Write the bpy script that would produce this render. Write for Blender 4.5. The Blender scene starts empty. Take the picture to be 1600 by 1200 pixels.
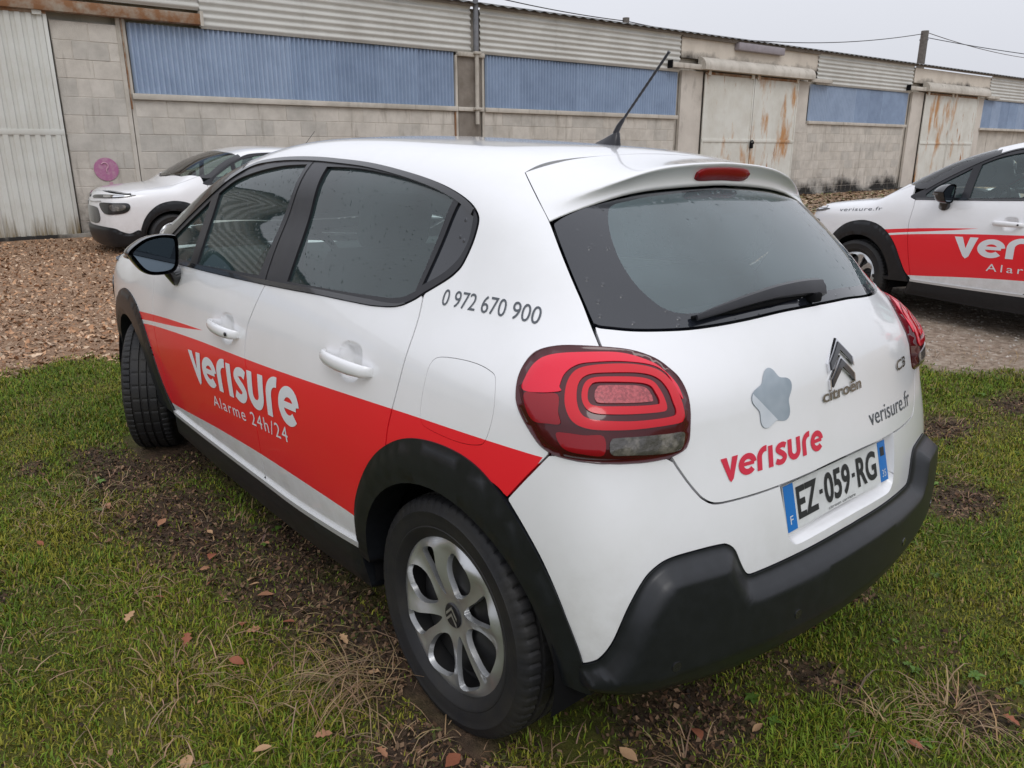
import bpy, bmesh, math, random
import numpy as np
from mathutils import Vector, Matrix
from mathutils.geometry import delaunay_2d_cdt

random.seed(7); RNG = np.random.default_rng(11)
scn = bpy.context.scene
COL = scn.collection

# ------------------------------------------------------------------ camera, sky, sun, exposure
def basis(yaw, pitch, roll):
    f = np.array([math.cos(pitch)*math.cos(yaw), math.cos(pitch)*math.sin(yaw), math.sin(pitch)])
    r = np.cross(f, [0, 0, 1]); r /= np.linalg.norm(r); u = np.cross(r, f)
    c, s = math.cos(roll), math.sin(roll)
    return np.array([c*r+s*u, -s*r+c*u, f])
CAM = np.array([-1.378, 1.779, 1.432]); RW = basis(-.71337, -.2922, -.002)
cd = bpy.data.cameras.new('camera'); cam = bpy.data.objects.new('camera', cd); COL.objects.link(cam)
cam.matrix_world = Matrix(((RW[0][0], RW[1][0], -RW[2][0], CAM[0]), (RW[0][1], RW[1][1], -RW[2][1], CAM[1]),
                           (RW[0][2], RW[1][2], -RW[2][2], CAM[2]), (0, 0, 0, 1)))
cd.sensor_width = 36; cd.lens = 27.0; cd.clip_start = .05; cd.clip_end = 900
scn.camera = cam

SUN_EL, SUN_AZ = math.radians(48), math.radians(150)      # soft light high behind the camera's left
w = bpy.data.worlds.new('World'); scn.world = w; w.use_nodes = True
nt = w.node_tree; nt.nodes.clear()
def wn(t, **k):
    n = nt.nodes.new(t)
    for a, b in k.items(): setattr(n, a, b)
    return n
sky = wn('ShaderNodeTexSky', sky_type='NISHITA', sun_disc=False, sun_elevation=SUN_EL,
         sun_rotation=math.pi/2-SUN_AZ, air_density=1.0, dust_density=6.0, ozone_density=1.0)
hs = wn('ShaderNodeHueSaturation'); hs.inputs['Saturation'].default_value = .10; hs.inputs['Value'].default_value = .075
tc = wn('ShaderNodeTexCoord'); sx = wn('ShaderNodeSeparateXYZ'); mr = wn('ShaderNodeMapRange')
mr.inputs['From Min'].default_value = -.02; mr.inputs['From Max'].default_value = 1.0
ov = wn('ShaderNodeMix', data_type='RGBA')                   # overcast: the zenith is brighter than the horizon
ov.inputs['A'].default_value = (.715, .735, .80, 1); ov.inputs['B'].default_value = (1.36, 1.40, 1.52, 1)
cn = wn('ShaderNodeTexNoise'); cn.inputs['Scale'].default_value = 1.6; cn.inputs['Detail'].default_value = 4
cm = wn('ShaderNodeMapRange'); cm.inputs['To Min'].default_value = .94; cm.inputs['To Max'].default_value = 1.06
mul = wn('ShaderNodeMix', data_type='RGBA', blend_type='MULTIPLY'); mul.inputs['Factor'].default_value = 1
mix = wn('ShaderNodeMix', data_type='RGBA'); mix.inputs['Factor'].default_value = .82
bg = wn('ShaderNodeBackground'); bg.inputs['Strength'].default_value = 1.0; wo = wn('ShaderNodeOutputWorld')
L = nt.links.new
L(sky.outputs[0], hs.inputs['Color']); L(tc.outputs['Generated'], sx.inputs[0]); L(sx.outputs['Z'], mr.inputs['Value'])
L(mr.outputs[0], ov.inputs['Factor']); L(tc.outputs['Generated'], cn.inputs['Vector']); L(cn.outputs['Fac'], cm.inputs['Value'])
L(ov.outputs['Result'], mul.inputs['A']); L(cm.outputs[0], mul.inputs['B'])
L(hs.outputs[0], mix.inputs['A']); L(mul.outputs['Result'], mix.inputs['B']); L(mix.outputs['Result'], bg.inputs['Color']); L(bg.outputs[0], wo.inputs[0])
sl = bpy.data.lights.new('sun', 'SUN'); sl.energy = .55; sl.angle = math.radians(25); sl.color = (1, .97, .93)
so = bpy.data.objects.new('sun', sl); COL.objects.link(so); so.location = (0, 0, 30)
so.rotation_euler = Vector((math.cos(SUN_EL)*math.cos(SUN_AZ), math.cos(SUN_EL)*math.sin(SUN_AZ), math.sin(SUN_EL))).to_track_quat('Z', 'Y').to_euler()
vs = scn.view_settings; vs.view_transform = 'Standard'; vs.look = 'None'; vs.exposure = .08; vs.gamma = 1; vs.use_curve_mapping = False
scn.cycles.use_denoising = True; scn.cycles.max_bounces = 10; scn.cycles.transparent_max_bounces = 24
scn.cycles.caustics_reflective = False; scn.cycles.caustics_refractive = False

# ------------------------------------------------------------------ materials
MATS = {}
def mat(name, col=(.5, .5, .5), rough=.5, metal=0., spec=.5, coat=0., coat_rough=.05, noise=None, bump=None, world=False, **k):
    """noise = (scale, second colour, contrast_lo, contrast_hi, detail); bump = (scale, strength, distance)"""
    m = bpy.data.materials.new(name); m.use_nodes = True; MATS[name] = m
    t = m.node_tree; b = t.nodes['Principled BSDF']
    b.inputs['Base Color'].default_value = (*col, 1); b.inputs['Roughness'].default_value = rough
    b.inputs['Metallic'].default_value = metal; b.inputs['Specular IOR Level'].default_value = spec
    b.inputs['Coat Weight'].default_value = coat; b.inputs['Coat Roughness'].default_value = coat_rough
    for a, v in k.items(): b.inputs[a.replace('_', ' ')].default_value = v
    if noise or bump: cs = t.nodes.new('ShaderNodeNewGeometry').outputs['Position'] if world else t.nodes.new('ShaderNodeTexCoord').outputs['Object']
    if noise:
        s, c2, lo, hi, de = noise
        n = t.nodes.new('ShaderNodeTexNoise'); n.inputs['Scale'].default_value = s; n.inputs['Detail'].default_value = de; n.inputs['Roughness'].default_value = .62
        r = t.nodes.new('ShaderNodeMapRange'); r.inputs['From Min'].default_value = lo; r.inputs['From Max'].default_value = hi
        x = t.nodes.new('ShaderNodeMix'); x.data_type = 'RGBA'; x.inputs['A'].default_value = (*col, 1); x.inputs['B'].default_value = (*c2, 1)
        t.links.new(cs, n.inputs['Vector']); t.links.new(n.outputs['Fac'], r.inputs['Value'])
        t.links.new(r.outputs[0], x.inputs['Factor']); t.links.new(x.outputs['Result'], b.inputs['Base Color'])
    if bump:
        s, st, di = bump
        n2 = t.nodes.new('ShaderNodeTexNoise'); n2.inputs['Scale'].default_value = s; n2.inputs['Detail'].default_value = 6
        bp = t.nodes.new('ShaderNodeBump'); bp.inputs['Strength'].default_value = st; bp.inputs['Distance'].default_value = di
        t.links.new(cs, n2.inputs['Vector']); t.links.new(n2.outputs['Fac'], bp.inputs['Height']); t.links.new(bp.outputs[0], b.inputs['Normal'])
    return m

def rain(m, scale=55., strength=.35, thr=.28, seed=0.):
    """beads of rain: little domes from a Voronoi texture, only on some cells"""
    t = m.node_tree; b = t.nodes['Principled BSDF']
    co = t.nodes.new('ShaderNodeTexCoord'); v = t.nodes.new('ShaderNodeTexVoronoi'); v.inputs['Scale'].default_value = scale
    r = t.nodes.new('ShaderNodeMapRange'); r.inputs['From Min'].default_value = thr; r.inputs['From Max'].default_value = 0.; r.interpolation_type = 'SMOOTHSTEP'
    sp = t.nodes.new('ShaderNodeSeparateColor'); g = t.nodes.new('ShaderNodeMath'); g.operation = 'GREATER_THAN'; g.inputs[1].default_value = .55
    mu = t.nodes.new('ShaderNodeMath'); mu.operation = 'MULTIPLY'
    bp = t.nodes.new('ShaderNodeBump'); bp.inputs['Strength'].default_value = strength; bp.inputs['Distance'].default_value = .004
    K = t.links.new
    K(co.outputs['Object'], v.inputs['Vector']); K(v.outputs['Distance'], r.inputs['Value']); K(v.outputs['Color'], sp.inputs[0])
    K(sp.outputs['Red'], g.inputs[0]); K(g.outputs[0], mu.inputs[0]); K(r.outputs[0], mu.inputs[1]); K(mu.outputs[0], bp.inputs['Height'])
    K(bp.outputs[0], b.inputs['Normal'])
    return m

WHITE = mat('white_paint', (.80, .80, .815), .30, spec=.45, coat=1., coat_rough=.07, noise=(5., (.76, .76, .765), .45, .8, 6))
def grime(m):
    """road dirt thrown up along the lower edge of the bodywork"""
    t = m.node_tree; b = t.nodes['Principled BSDF']; N = t.nodes.new; K = t.links.new
    co = N('ShaderNodeTexCoord'); sp = N('ShaderNodeSeparateXYZ'); K(co.outputs['Object'], sp.inputs[0])
    n = N('ShaderNodeTexNoise'); n.inputs['Scale'].default_value = 16; n.inputs['Detail'].default_value = 9; n.inputs['Roughness'].default_value = .7; K(co.outputs['Object'], n.inputs['Vector'])
    z = N('ShaderNodeMapRange'); z.inputs['From Min'].default_value = .72; z.inputs['From Max'].default_value = .30; z.inputs['To Max'].default_value = .34; K(sp.outputs['Z'], z.inputs['Value'])
    r = N('ShaderNodeMapRange'); r.inputs['From Min'].default_value = .40; r.inputs['From Max'].default_value = .78; K(n.outputs['Fac'], r.inputs['Value'])
    mu = N('ShaderNodeMath'); mu.operation = 'MULTIPLY'; K(z.outputs[0], mu.inputs[0]); K(r.outputs[0], mu.inputs[1])
    x = N('ShaderNodeMix'); x.data_type = 'RGBA'; x.inputs['B'].default_value = (.30, .26, .21, 1); K(mu.outputs[0], x.inputs['Factor']); K(b.inputs['Base Color'].links[0].from_socket, x.inputs['A']); K(x.outputs['Result'], b.inputs['Base Color'])
grime(WHITE)
RED = mat('red_vinyl_film', (.82, .014, .028), .30, spec=.5, coat=.5, coat_rough=.06, bump=(180., .02, .002))
FILMWHITE = mat('white_vinyl_lettering', (.72, .73, .76), .35)
FILMGREY = mat('dark_grey_vinyl_lettering', (.075, .085, .10), .4)
FILMPINK = mat('red_vinyl_lettering', (.62, .025, .06), .35)
PLASTIC = mat('black_textured_plastic', (.009, .0103, .0128), .36, spec=.45, noise=(30., (.013, .0145, .018), .4, .7, 5), bump=(900., .06, .001))
GLOSSBLACK = mat('gloss_black_trim', (.013, .013, .016), .16, spec=.5, coat=.6, bump=(300., .02, .001))
SATIN = mat('satin_black_trim', (.014, .014, .018), .30, spec=.4, noise=(12., (.021, .021, .025), .4, .7, 5))
DARK = mat('dark_cavity', (.008, .008, .009), .9, spec=.1)
RUBBER = mat('tyre_rubber', (.014, .014, .016), .6, spec=.35, noise=(9., (.026, .024, .021), .42, .75, 6), bump=(160., .15, .002))
SILVER = mat('silver_wheel_paint', (.50, .51, .52), .30, metal=.75, coat=.4, coat_rough=.1, noise=(18., (.40, .40, .40), .5, .8, 5))
CHROME = mat('chrome', (.72, .72, .74), .10, metal=1.)
BRIGHT = mat('bright_sill_strip', (.66, .67, .68), .28, metal=.35, coat=.3)
DARKCHROME = mat('tarnished_chrome', (.34, .33, .30), .18, metal=1.)
STEEL = mat('black_wheel_steel', (.014, .014, .015), .5)
LAMPRED = rain(mat('red_lamp_lens', (.70, .005, .032), .10, spec=.35, coat=.35, coat_rough=.02), 120, .15)
LAMPBRIGHT = mat('bright_red_lamp_lens', (.56, .004, .015), .10, spec=.35, coat=.3, coat_rough=.03)
LAMPDIM = mat('deep_red_lamp_lens', (.26, .003, .010), .12, spec=.35, coat=.3, coat_rough=.03)
LAMPDARK = mat('smoked_lamp_lens', (.060, .002, .006), .08, spec=.4, coat=.3, coat_rough=.02)
LAMPCORE = mat('dotted_red_lamp_core', (.22, .008, .016), .30, coat=1., noise=(160., (.42, .05, .06), .4, .6, 3), bump=(220., .3, .002))
LAMPCLEAR = mat('clear_lamp_reflector', (.085, .078, .074), .22, metal=.3, coat=1., noise=(26., (.21, .19, .17), .48, .62, 4), bump=(70., .5, .004))
PLATEWHITE = mat('white_plate', (.66, .67, .67), .35, noise=(14., (.54, .55, .55), .45, .75, 5))
PLATEBLUE = mat('blue_plate_band', (.010, .16, .50), .35)
PLATEINK = mat('black_plate_ink', (.016, .017, .020), .45)
SEATCLOTH = mat('dark_grey_seat_cloth', (.035, .037, .040), .9, spec=.2, bump=(400., .2, .002))
TRIM = mat('interior_plastic', (.045, .047, .05), .6)
LINER = mat('pale_headliner', (.36, .36, .35), .9, spec=.2)
MIRROR = mat('mirror_glass', (.15, .19, .23), .03, metal=1.)
STARFILM = mat('blue_grey_star_sticker', (.27, .32, .37), .35, noise=(7., (.42, .47, .52), .4, .7, 3))
STARPALE = mat('pale_star_sticker', (.62, .65, .69), .35, noise=(9., (.52, .56, .61), .4, .7, 3))

def glass(name, tint, haze=0., hazecol=(.6, .65, .66), drops=True, scale=70.):
    m = bpy.data.materials.new(name); m.use_nodes = True; t = m.node_tree; t.nodes.clear(); N = t.nodes.new; K = t.links.new
    out = N('ShaderNodeOutputMaterial'); tr = N('ShaderNodeBsdfTransparent'); tr.inputs[0].default_value = (*tint, 1)
    gl = N('ShaderNodeBsdfGlossy'); gl.inputs['Roughness'].default_value = .02; gl.inputs['Color'].default_value = (1, 1, 1, 1)
    fr = N('ShaderNodeFresnel'); fr.inputs['IOR'].default_value = 1.62
    co = N('ShaderNodeTexCoord'); v = N('ShaderNodeTexVoronoi'); v.inputs['Scale'].default_value = scale
    r = N('ShaderNodeMapRange'); r.inputs['From Min'].default_value = .30; r.inputs['From Max'].default_value = .0; r.interpolation_type = 'SMOOTHSTEP'
    sp = N('ShaderNodeSeparateColor'); g = N('ShaderNodeMath'); g.operation = 'GREATER_THAN'; g.inputs[1].default_value = .62
    mu = N('ShaderNodeMath'); mu.operation = 'MULTIPLY'; bp = N('ShaderNodeBump'); bp.inputs['Strength'].default_value = .5 if drops else 0; bp.inputs['Distance'].default_value = .003
    K(co.outputs['Object'], v.inputs['Vector']); K(v.outputs['Distance'], r.inputs['Value']); K(v.outputs['Color'], sp.inputs[0])
    K(sp.outputs['Red'], g.inputs[0]); K(g.outputs[0], mu.inputs[0]); K(r.outputs[0], mu.inputs[1]); K(mu.outputs[0], bp.inputs['Height'])
    K(bp.outputs[0], gl.inputs['Normal'])
    m1 = N('ShaderNodeMixShader'); base = tr
    if haze > 0:                                                   # a film of condensation on the pane
        df = N('ShaderNodeBsdfDiffuse'); df.inputs[0].default_value = (*hazecol, 1); tl = N('ShaderNodeBsdfTranslucent'); tl.inputs[0].default_value = (*hazecol, 1)
        ad = N('ShaderNodeMixShader'); ad.inputs[0].default_value = .35; K(df.outputs[0], ad.inputs[1]); K(tl.outputs[0], ad.inputs[2])
        n = N('ShaderNodeTexNoise'); n.inputs['Scale'].default_value = 3.5; n.inputs['Detail'].default_value = 5
        mrn = N('ShaderNodeMapRange'); mrn.inputs['From Min'].default_value = .3; mrn.inputs['From Max'].default_value = .7
        mrn.inputs['To Min'].default_value = haze*.7; mrn.inputs['To Max'].default_value = haze*1.2
        K(co.outputs['Object'], n.inputs['Vector']); K(n.outputs['Fac'], mrn.inputs['Value'])
        mh = N('ShaderNodeMixShader'); K(mrn.outputs[0], mh.inputs[0]); K(tr.outputs[0], mh.inputs[1]); K(ad.outputs[0], mh.inputs[2]); base = mh
    K(fr.outputs[0], m1.inputs[0]); K(base.outputs[0], m1.inputs[1]); K(gl.outputs[0], m1.inputs[2]); K(m1.outputs[0], out.inputs[0])
    return m
GLASS = glass('side_window_glass', (.66, .82, .77), .15, (.25, .40, .42))
REARGLASS = glass('misted_rear_glass', (.70, .82, .79), .30, (.38, .51, .55), scale=45.)
WINDSCREEN = glass('windscreen_glass', (.45, .53, .51), 0., drops=False)
FRIT = rain(mat('black_glass_border', (.014, .016, .022), .06, spec=.5, coat=.6), 45., .6, .3)

# ------------------------------------------------------------------ object helpers
def link(o, parent=None):
    COL.objects.link(o)
    if parent is not None: o.parent = parent
    return o
def empty(name, parent=None, loc=(0, 0, 0)):
    o = bpy.data.objects.new(name, None); o.empty_display_size = .2; o.location = loc
    return link(o, parent)
def tag(o, label=None, cat=None, group=None, kind=None):
    for k, v in (('label', label), ('category', cat), ('group', group), ('kind', kind)):
        if v: o[k] = v
    return o
def mesh_obj(name, V, F, mats, parent=None, mi=None, normals=None, smooth=True):
    me = bpy.data.meshes.new(name); me.from_pydata([tuple(map(float, v)) for v in V], [], [tuple(map(int, f)) for f in F])
    for m in (mats if isinstance(mats, (list, tuple)) else [mats]): me.materials.append(m)
    if mi is not None: me.polygons.foreach_set('material_index', np.asarray(mi, np.int32))
    me.polygons.foreach_set('use_smooth', np.full(len(me.polygons), smooth))
    me.update()
    if normals is not None: me.normals_split_custom_set_from_vertices([tuple(map(float, n)) for n in normals])
    return link(bpy.data.objects.new(name, me), parent)
def bm_obj(name, bm, mats, parent=None, smooth=True, sharp=None):
    me = bpy.data.meshes.new(name); bmesh.ops.recalc_face_normals(bm, faces=bm.faces); bm.to_mesh(me); bm.free()
    for m in (mats if isinstance(mats, (list, tuple)) else [mats]): me.materials.append(m)
    me.polygons.foreach_set('use_smooth', np.full(len(me.polygons), smooth))
    if sharp: me.set_sharp_from_angle(angle=math.radians(sharp))
    return link(bpy.data.objects.new(name, me), parent)
def box_bm(bm, c, s, bev=0., M=None, seg=2):
    r = bmesh.ops.create_cube(bm, size=1.); vs_ = r['verts']
    bmesh.ops.scale(bm, verts=vs_, vec=s); 
    if bev > 0:
        es = list({e for v in vs_ for e in v.link_edges})
        q = bmesh.ops.bevel(bm, geom=es, offset=bev, segments=seg, profile=.5, affect='EDGES'); vs_ = list({v for f in q['faces'] for v in f.verts} | {v for v in vs_ if v.is_valid})
        vs_ = list({v for v in vs_ if v.is_valid})
    if M is not None: bmesh.ops.transform(bm, verts=vs_, matrix=M)
    bmesh.ops.translate(bm, verts=vs_, vec=c)
    return vs_
def box(name, c, s, m, parent=None, bev=0., M=None):
    bm = bmesh.new(); box_bm(bm, c, s, bev, M)
    return bm_obj(name, bm, m, parent, smooth=bev > 0, sharp=40 if bev > 0 else None)
def tube_bm(bm, pts, rad, n=10, cap=True):
    pts = [Vector(p) for p in pts]; rad = rad if isinstance(rad, (list, tuple)) else [rad]*len(pts); rings = []; up = None
    for i, p in enumerate(pts):
        d = (pts[min(i+1, len(pts)-1)]-pts[max(i-1, 0)]).normalized()
        if up is None: up = d.orthogonal().normalized()
        up = (up-d*up.dot(d)).normalized(); s = d.cross(up)
        rings.append([bm.verts.new(p+(up*math.cos(a)+s*math.sin(a))*rad[i]) for a in [2*math.pi*k/n for k in range(n)]])
    for a, b in zip(rings, rings[1:]):
        for k in range(n): bm.faces.new((a[k], a[(k+1) % n], b[(k+1) % n], b[k]))
    if cap: bm.faces.new(rings[0][::-1]); bm.faces.new(rings[-1])
def tube(name, pts, rad, m, parent=None, n=10):
    bm = bmesh.new(); tube_bm(bm, pts, rad, n); return bm_obj(name, bm, m, parent, sharp=50)
def cat(pts, step=8, closed=False):
    """Catmull-Rom through points"""
    P = [np.array(p, float) for p in pts]; n = len(P)
    if n < 3 and not closed: return [tuple(p) for p in P]
    out = []
    for i in range(n if closed else n-1):
        p0, p1, p2, p3 = (P[(i+k) % n] if closed else P[min(max(i+k, 0), n-1)] for k in (-1, 0, 1, 2))
        for t in np.linspace(0, 1, step, endpoint=False):
            out.append(tuple(.5*((2*p1)+(-p0+p2)*t+(2*p0-5*p1+4*p2-p3)*t*t+(-p0+3*p1-3*p2+p3)*t**3)))
    if not closed: out.append(tuple(P[-1]))
    return out
def chain(*segs):
    """join smooth segments at corners into one polygon"""
    out = []
    for s in segs:
        c = cat(s)
        if out and np.hypot(out[-1][0]-c[0][0], out[-1][1]-c[0][1]) < 1e-6: c = c[1:]
        out += c
    if np.hypot(out[-1][0]-out[0][0], out[-1][1]-out[0][1]) < 1e-6: out.pop()
    return out

# ------------------------------------------------------------------ the car's outer surface, g(P) > 0 inside
def spl(xs, ys):
    xs = np.asarray(xs, float); ys = np.asarray(ys, float); n = len(xs); h = np.diff(xs)
    A = np.zeros((n, n)); b = np.zeros(n); A[0, 0] = A[-1, -1] = 1
    for i in range(1, n-1):
        A[i, i-1] = h[i-1]; A[i, i] = 2*(h[i-1]+h[i]); A[i, i+1] = h[i]
        b[i] = 6*((ys[i+1]-ys[i])/h[i]-(ys[i]-ys[i-1])/h[i-1])
    M = np.linalg.solve(A, b)
    s0 = (ys[1]-ys[0])/h[0]-h[0]*M[1]/6; s1 = (ys[-1]-ys[-2])/h[-1]+h[-1]*M[-2]/6
    def f(x):
        xc = np.clip(x, xs[0], xs[-1]); i = np.clip(np.searchsorted(xs, xc)-1, 0, n-2); d = xc-xs[i]; e = xs[i+1]-xc; H = h[i]
        y = M[i]*e**3/(6*H)+M[i+1]*d**3/(6*H)+(ys[i]/H-M[i]*H/6)*e+(ys[i+1]/H-M[i+1]*H/6)*d
        return y+np.minimum(x-xs[0], 0)*s0+np.maximum(x-xs[-1], 0)*s1
    return f
def smin(a, b, k):
    h = np.maximum(k-np.abs(a-b), 0)/k
    return np.minimum(a, b)-h**3*k/6
sB = spl([.15, .27, .42, .56, .70, .84, .95, 1.03, 1.12, 1.22, 1.32, 1.42, 1.55], [.791, .817, .845, .859, .862, .848, .824, .7915, .7516, .709, .6735, .619, .557])
sF = spl([1.6, 2.1, 2.53, 2.8, 3.05, 3.25, 3.4], [0, .006, .03, .06, .115, .2, .3])
sG = spl([-.75, -.5, -.3, -.1, .15, .5, 1.], [.175, .09, .045, .02, .006, 0, 0])
sH = spl([-.75, -.5, -.3, -.1, .15, .5, 1.], [.299, .176, .107, .0555, .02, .002, 0])
sR = spl([.12, .2, .32, .45, .56, .66, .76, .86, .95, 1.03, 1.11, 1.2, 1.3, 1.42], [-.568, -.593, -.609, -.611, -.603, -.586, -.56, -.535, -.512, -.476, -.418, -.322, -.195, -.034])
sT = spl([-.4, -.1, .2, .6, 1., 1.4, 1.7], [1.324, 1.412, 1.4475, 1.468, 1.479, 1.455, 1.395])
sW = spl([1.55, 1.9, 2.2, 2.5, 2.7], [1.52, 1.345, 1.185, 1.015, .9])
sO = spl([2.2, 2.5, 2.8, 3.05, 3.25, 3.4], [1.04, 1.002, .975, .945, .905, .84])
sN = spl([.15, .3, .5, .65, .75, .85, .95], [3.3, 3.36, 3.37, 3.365, 3.35, 3.32, 3.25])
def dd(f, x, e=1e-3): return (f(x+e)-f(x-e))/(2*e)
def g(P):
    x, y, z = P[..., 0], np.abs(P[..., 1]), P[..., 2]
    t = np.clip((z-.90)/.22, 0, 1); t = t*t*(3-2*t)
    fx = np.where(x > 1.6, sF(np.maximum(x, 1.6)), 0); xl = np.minimum(x, 1.)
    rx = np.where(x < 1., (1-t)*sG(xl)+t*sH(xl), 0)
    gs = (sB(z)-fx-rx-y)/np.sqrt(1+dd(sB, z)**2)
    gr = (x-sR(z)-(.205+.235*t)*y*y)/np.sqrt(1+dd(sR, z)**2)
    gt = (sT(x)-.105*y*y-z)/np.sqrt(1+dd(sT, x)**2)
    gw = (sW(x)-.16*y*y-z)/np.sqrt(1+dd(sW, x)**2)
    go = (sO(x)-.10*y*y-z)/np.sqrt(1+dd(sO, x)**2)
    gf = (sN(z)-.30*y*y-x)/np.sqrt(1+dd(sN, z)**2)
    top = -smin(-smin(gt, gw, .10), -go, .05)
    return smin(smin(smin(gs, top, .178), gf, .14), gr, .152)
def grad(P):
    e = 4e-4; n = np.stack([g(P-np.eye(3)[i]*e)-g(P+np.eye(3)[i]*e) for i in range(3)], -1)
    return n/np.maximum(np.linalg.norm(n, axis=-1, keepdims=True), 1e-9)
# three ways to lay a flat outline on that surface: rays from the long axis ('cx': x, degrees up from the left),
# from an upright axis inside the tail ('cz': degrees from the rear centre, z) or inside the nose ('cf')
SC = {'cx': (1., math.radians(1)*.8), 'cz': (math.radians(1)*.85, 1.), 'cf': (math.radians(1)*.72, 1.)}
def lift(mode, ab, off=0.):
    ab = np.asarray(ab, float); a, b = ab[:, 0], ab[:, 1]; n = len(ab); Z = np.zeros(n)
    if mode == 'cx': o = np.stack([a, Z, Z+.75], 1); t = np.radians(b); d = np.stack([Z, np.cos(t), np.sin(t)], 1)
    elif mode == 'sy': o = np.stack([a, Z, b], 1); d = np.stack([Z, Z+1, Z], 1)
    elif mode == 'cz': o = np.stack([Z+.35, Z, b], 1); t = np.radians(a); d = np.stack([-np.cos(t), np.sin(t), Z], 1)
    else: o = np.stack([Z+2.5, Z, b], 1); t = np.radians(a); d = np.stack([np.cos(t), np.sin(t), Z], 1)
    off = np.broadcast_to(np.asarray(off, float), (n,))
    rs = np.linspace(1.45, .05, 57); hi = np.full(n, .05); lo = np.full(n, 1.45); done = np.zeros(n, bool)
    for k, r in enumerate(rs):
        v = (g(o+d*r)+off > 0) & ~done
        hi[v] = r; lo[v] = rs[max(k-1, 0)]; done |= v
        if done.all(): break
    for _ in range(18):
        m = (hi+lo)/2; v = g(o+d*m[:, None])+off > 0
        hi = np.where(v, m, hi); lo = np.where(v, lo, m)
    return o+d*hi[:, None]

def inside(poly, pts):
    poly = np.asarray(poly); pts = np.asarray(pts); x, y = pts[:, 0], pts[:, 1]; c = np.zeros(len(pts), bool)
    x0, y0 = poly[:, 0], poly[:, 1]; x1, y1 = np.roll(x0, -1), np.roll(y0, -1)
    for i in range(len(poly)):
        k = (y0[i] > y) != (y1[i] > y)
        if k.any(): c[k] ^= x[k] < (x1[i]-x0[i])*(y[k]-y0[i])/(y1[i]-y0[i])+x0[i]
    return c
def resample(poly, step):
    P = np.asarray(poly, float); Q = np.roll(P, -1, 0); out = []
    for p, q in zip(P, Q):
        L_ = np.linalg.norm(q-p); k = max(1, int(math.ceil(L_/step)))
        out += [p+(q-p)*i/k for i in range(k)]
    return np.array(out)
def thin(poly, mind):
    out = [poly[0]]
    for p in poly[1:]:
        if np.linalg.norm(p-out[-1]) > mind: out.append(p)
    if np.linalg.norm(out[-1]-out[0]) < mind: out.pop()
    return np.array(out)
def inset_poly(P, d):
    P = np.asarray(P); A = .5*np.sum(P[:, 0]*np.roll(P[:, 1], -1)-np.roll(P[:, 0], -1)*P[:, 1])
    e = np.roll(P, -1, 0)-P; e /= np.linalg.norm(e, axis=1, keepdims=True)+1e-12
    nrm = np.stack([-e[:, 1], e[:, 0]], 1)*(1 if A > 0 else -1); n2 = nrm+np.roll(nrm, 1, 0)
    L_ = np.linalg.norm(n2, axis=1, keepdims=True); n2 = n2/np.maximum(L_, .3)
    return P+n2*d/np.maximum(np.sum(n2*nrm, 1, keepdims=True), .5)
def pdist(pts, poly, closed=True):
    """distance of points from the edges of a polygon"""
    P = np.asarray(poly, float); Q = np.roll(P, -1, 0)
    if not closed: P, Q = P[:-1], Q[:-1]
    d = np.full(len(pts), 9.)
    for p, q in zip(P, Q):
        e = q-p; t = np.clip(((pts-p)@e)/max(e@e, 1e-12), 0, 1); d = np.minimum(d, np.hypot(*(pts-p-t[:, None]*e).T))
    return d
def cdt(outline, h, holes=(), regions=()):
    """triangles of a polygon with holes, cut along the borders of the regions"""
    verts = []; edges = []
    def add(poly):
        k = len(verts); n = len(poly); verts.extend(poly); edges.extend([(k+i, k+(i+1) % n) for i in range(n)])
    add(outline)
    for q in holes: add(q)
    for q in regions: add(q)
    lo, hi = outline.min(0), outline.max(0); B_ = np.array(verts)
    gx, gy = np.arange(lo[0]+h*.3, hi[0], h), np.arange(lo[1]+h*.3, hi[1], h*.87)
    G = np.array([(x+(h/2 if j % 2 else 0), y) for j, y in enumerate(gy) for x in gx]) if len(gx)*len(gy) else np.zeros((0, 2))
    if len(G):
        G = G[inside(outline, G)]
        if len(G): 
            keep = np.ones(len(G), bool)
            for c in range(0, len(G), 400):
                keep[c:c+400] = np.sqrt(((G[c:c+400, None]-B_[None])**2).sum(-1)).min(1) > h*.45
            verts.extend(G[keep])
    r = delaunay_2d_cdt([Vector((float(v[0]), float(v[1]))) for v in verts], edges, [], 0, 1e-6)
    V = np.array([(v.x, v.y) for v in r[0]]); F = np.array([f for f in r[2] if len(f) == 3])
    c = V[F].mean(1); k = inside(outline, c)
    for q in holes: k &= ~inside(q, c)
    F = F[k]; c = c[k]; mi = np.zeros(len(F), np.int32)
    for i, q in enumerate(regions): mi[inside(q, c)] = i+1
    used = np.unique(F); m = np.full(len(V), -1); m[used] = np.arange(len(used))
    return V[used], m[F], mi
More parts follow.
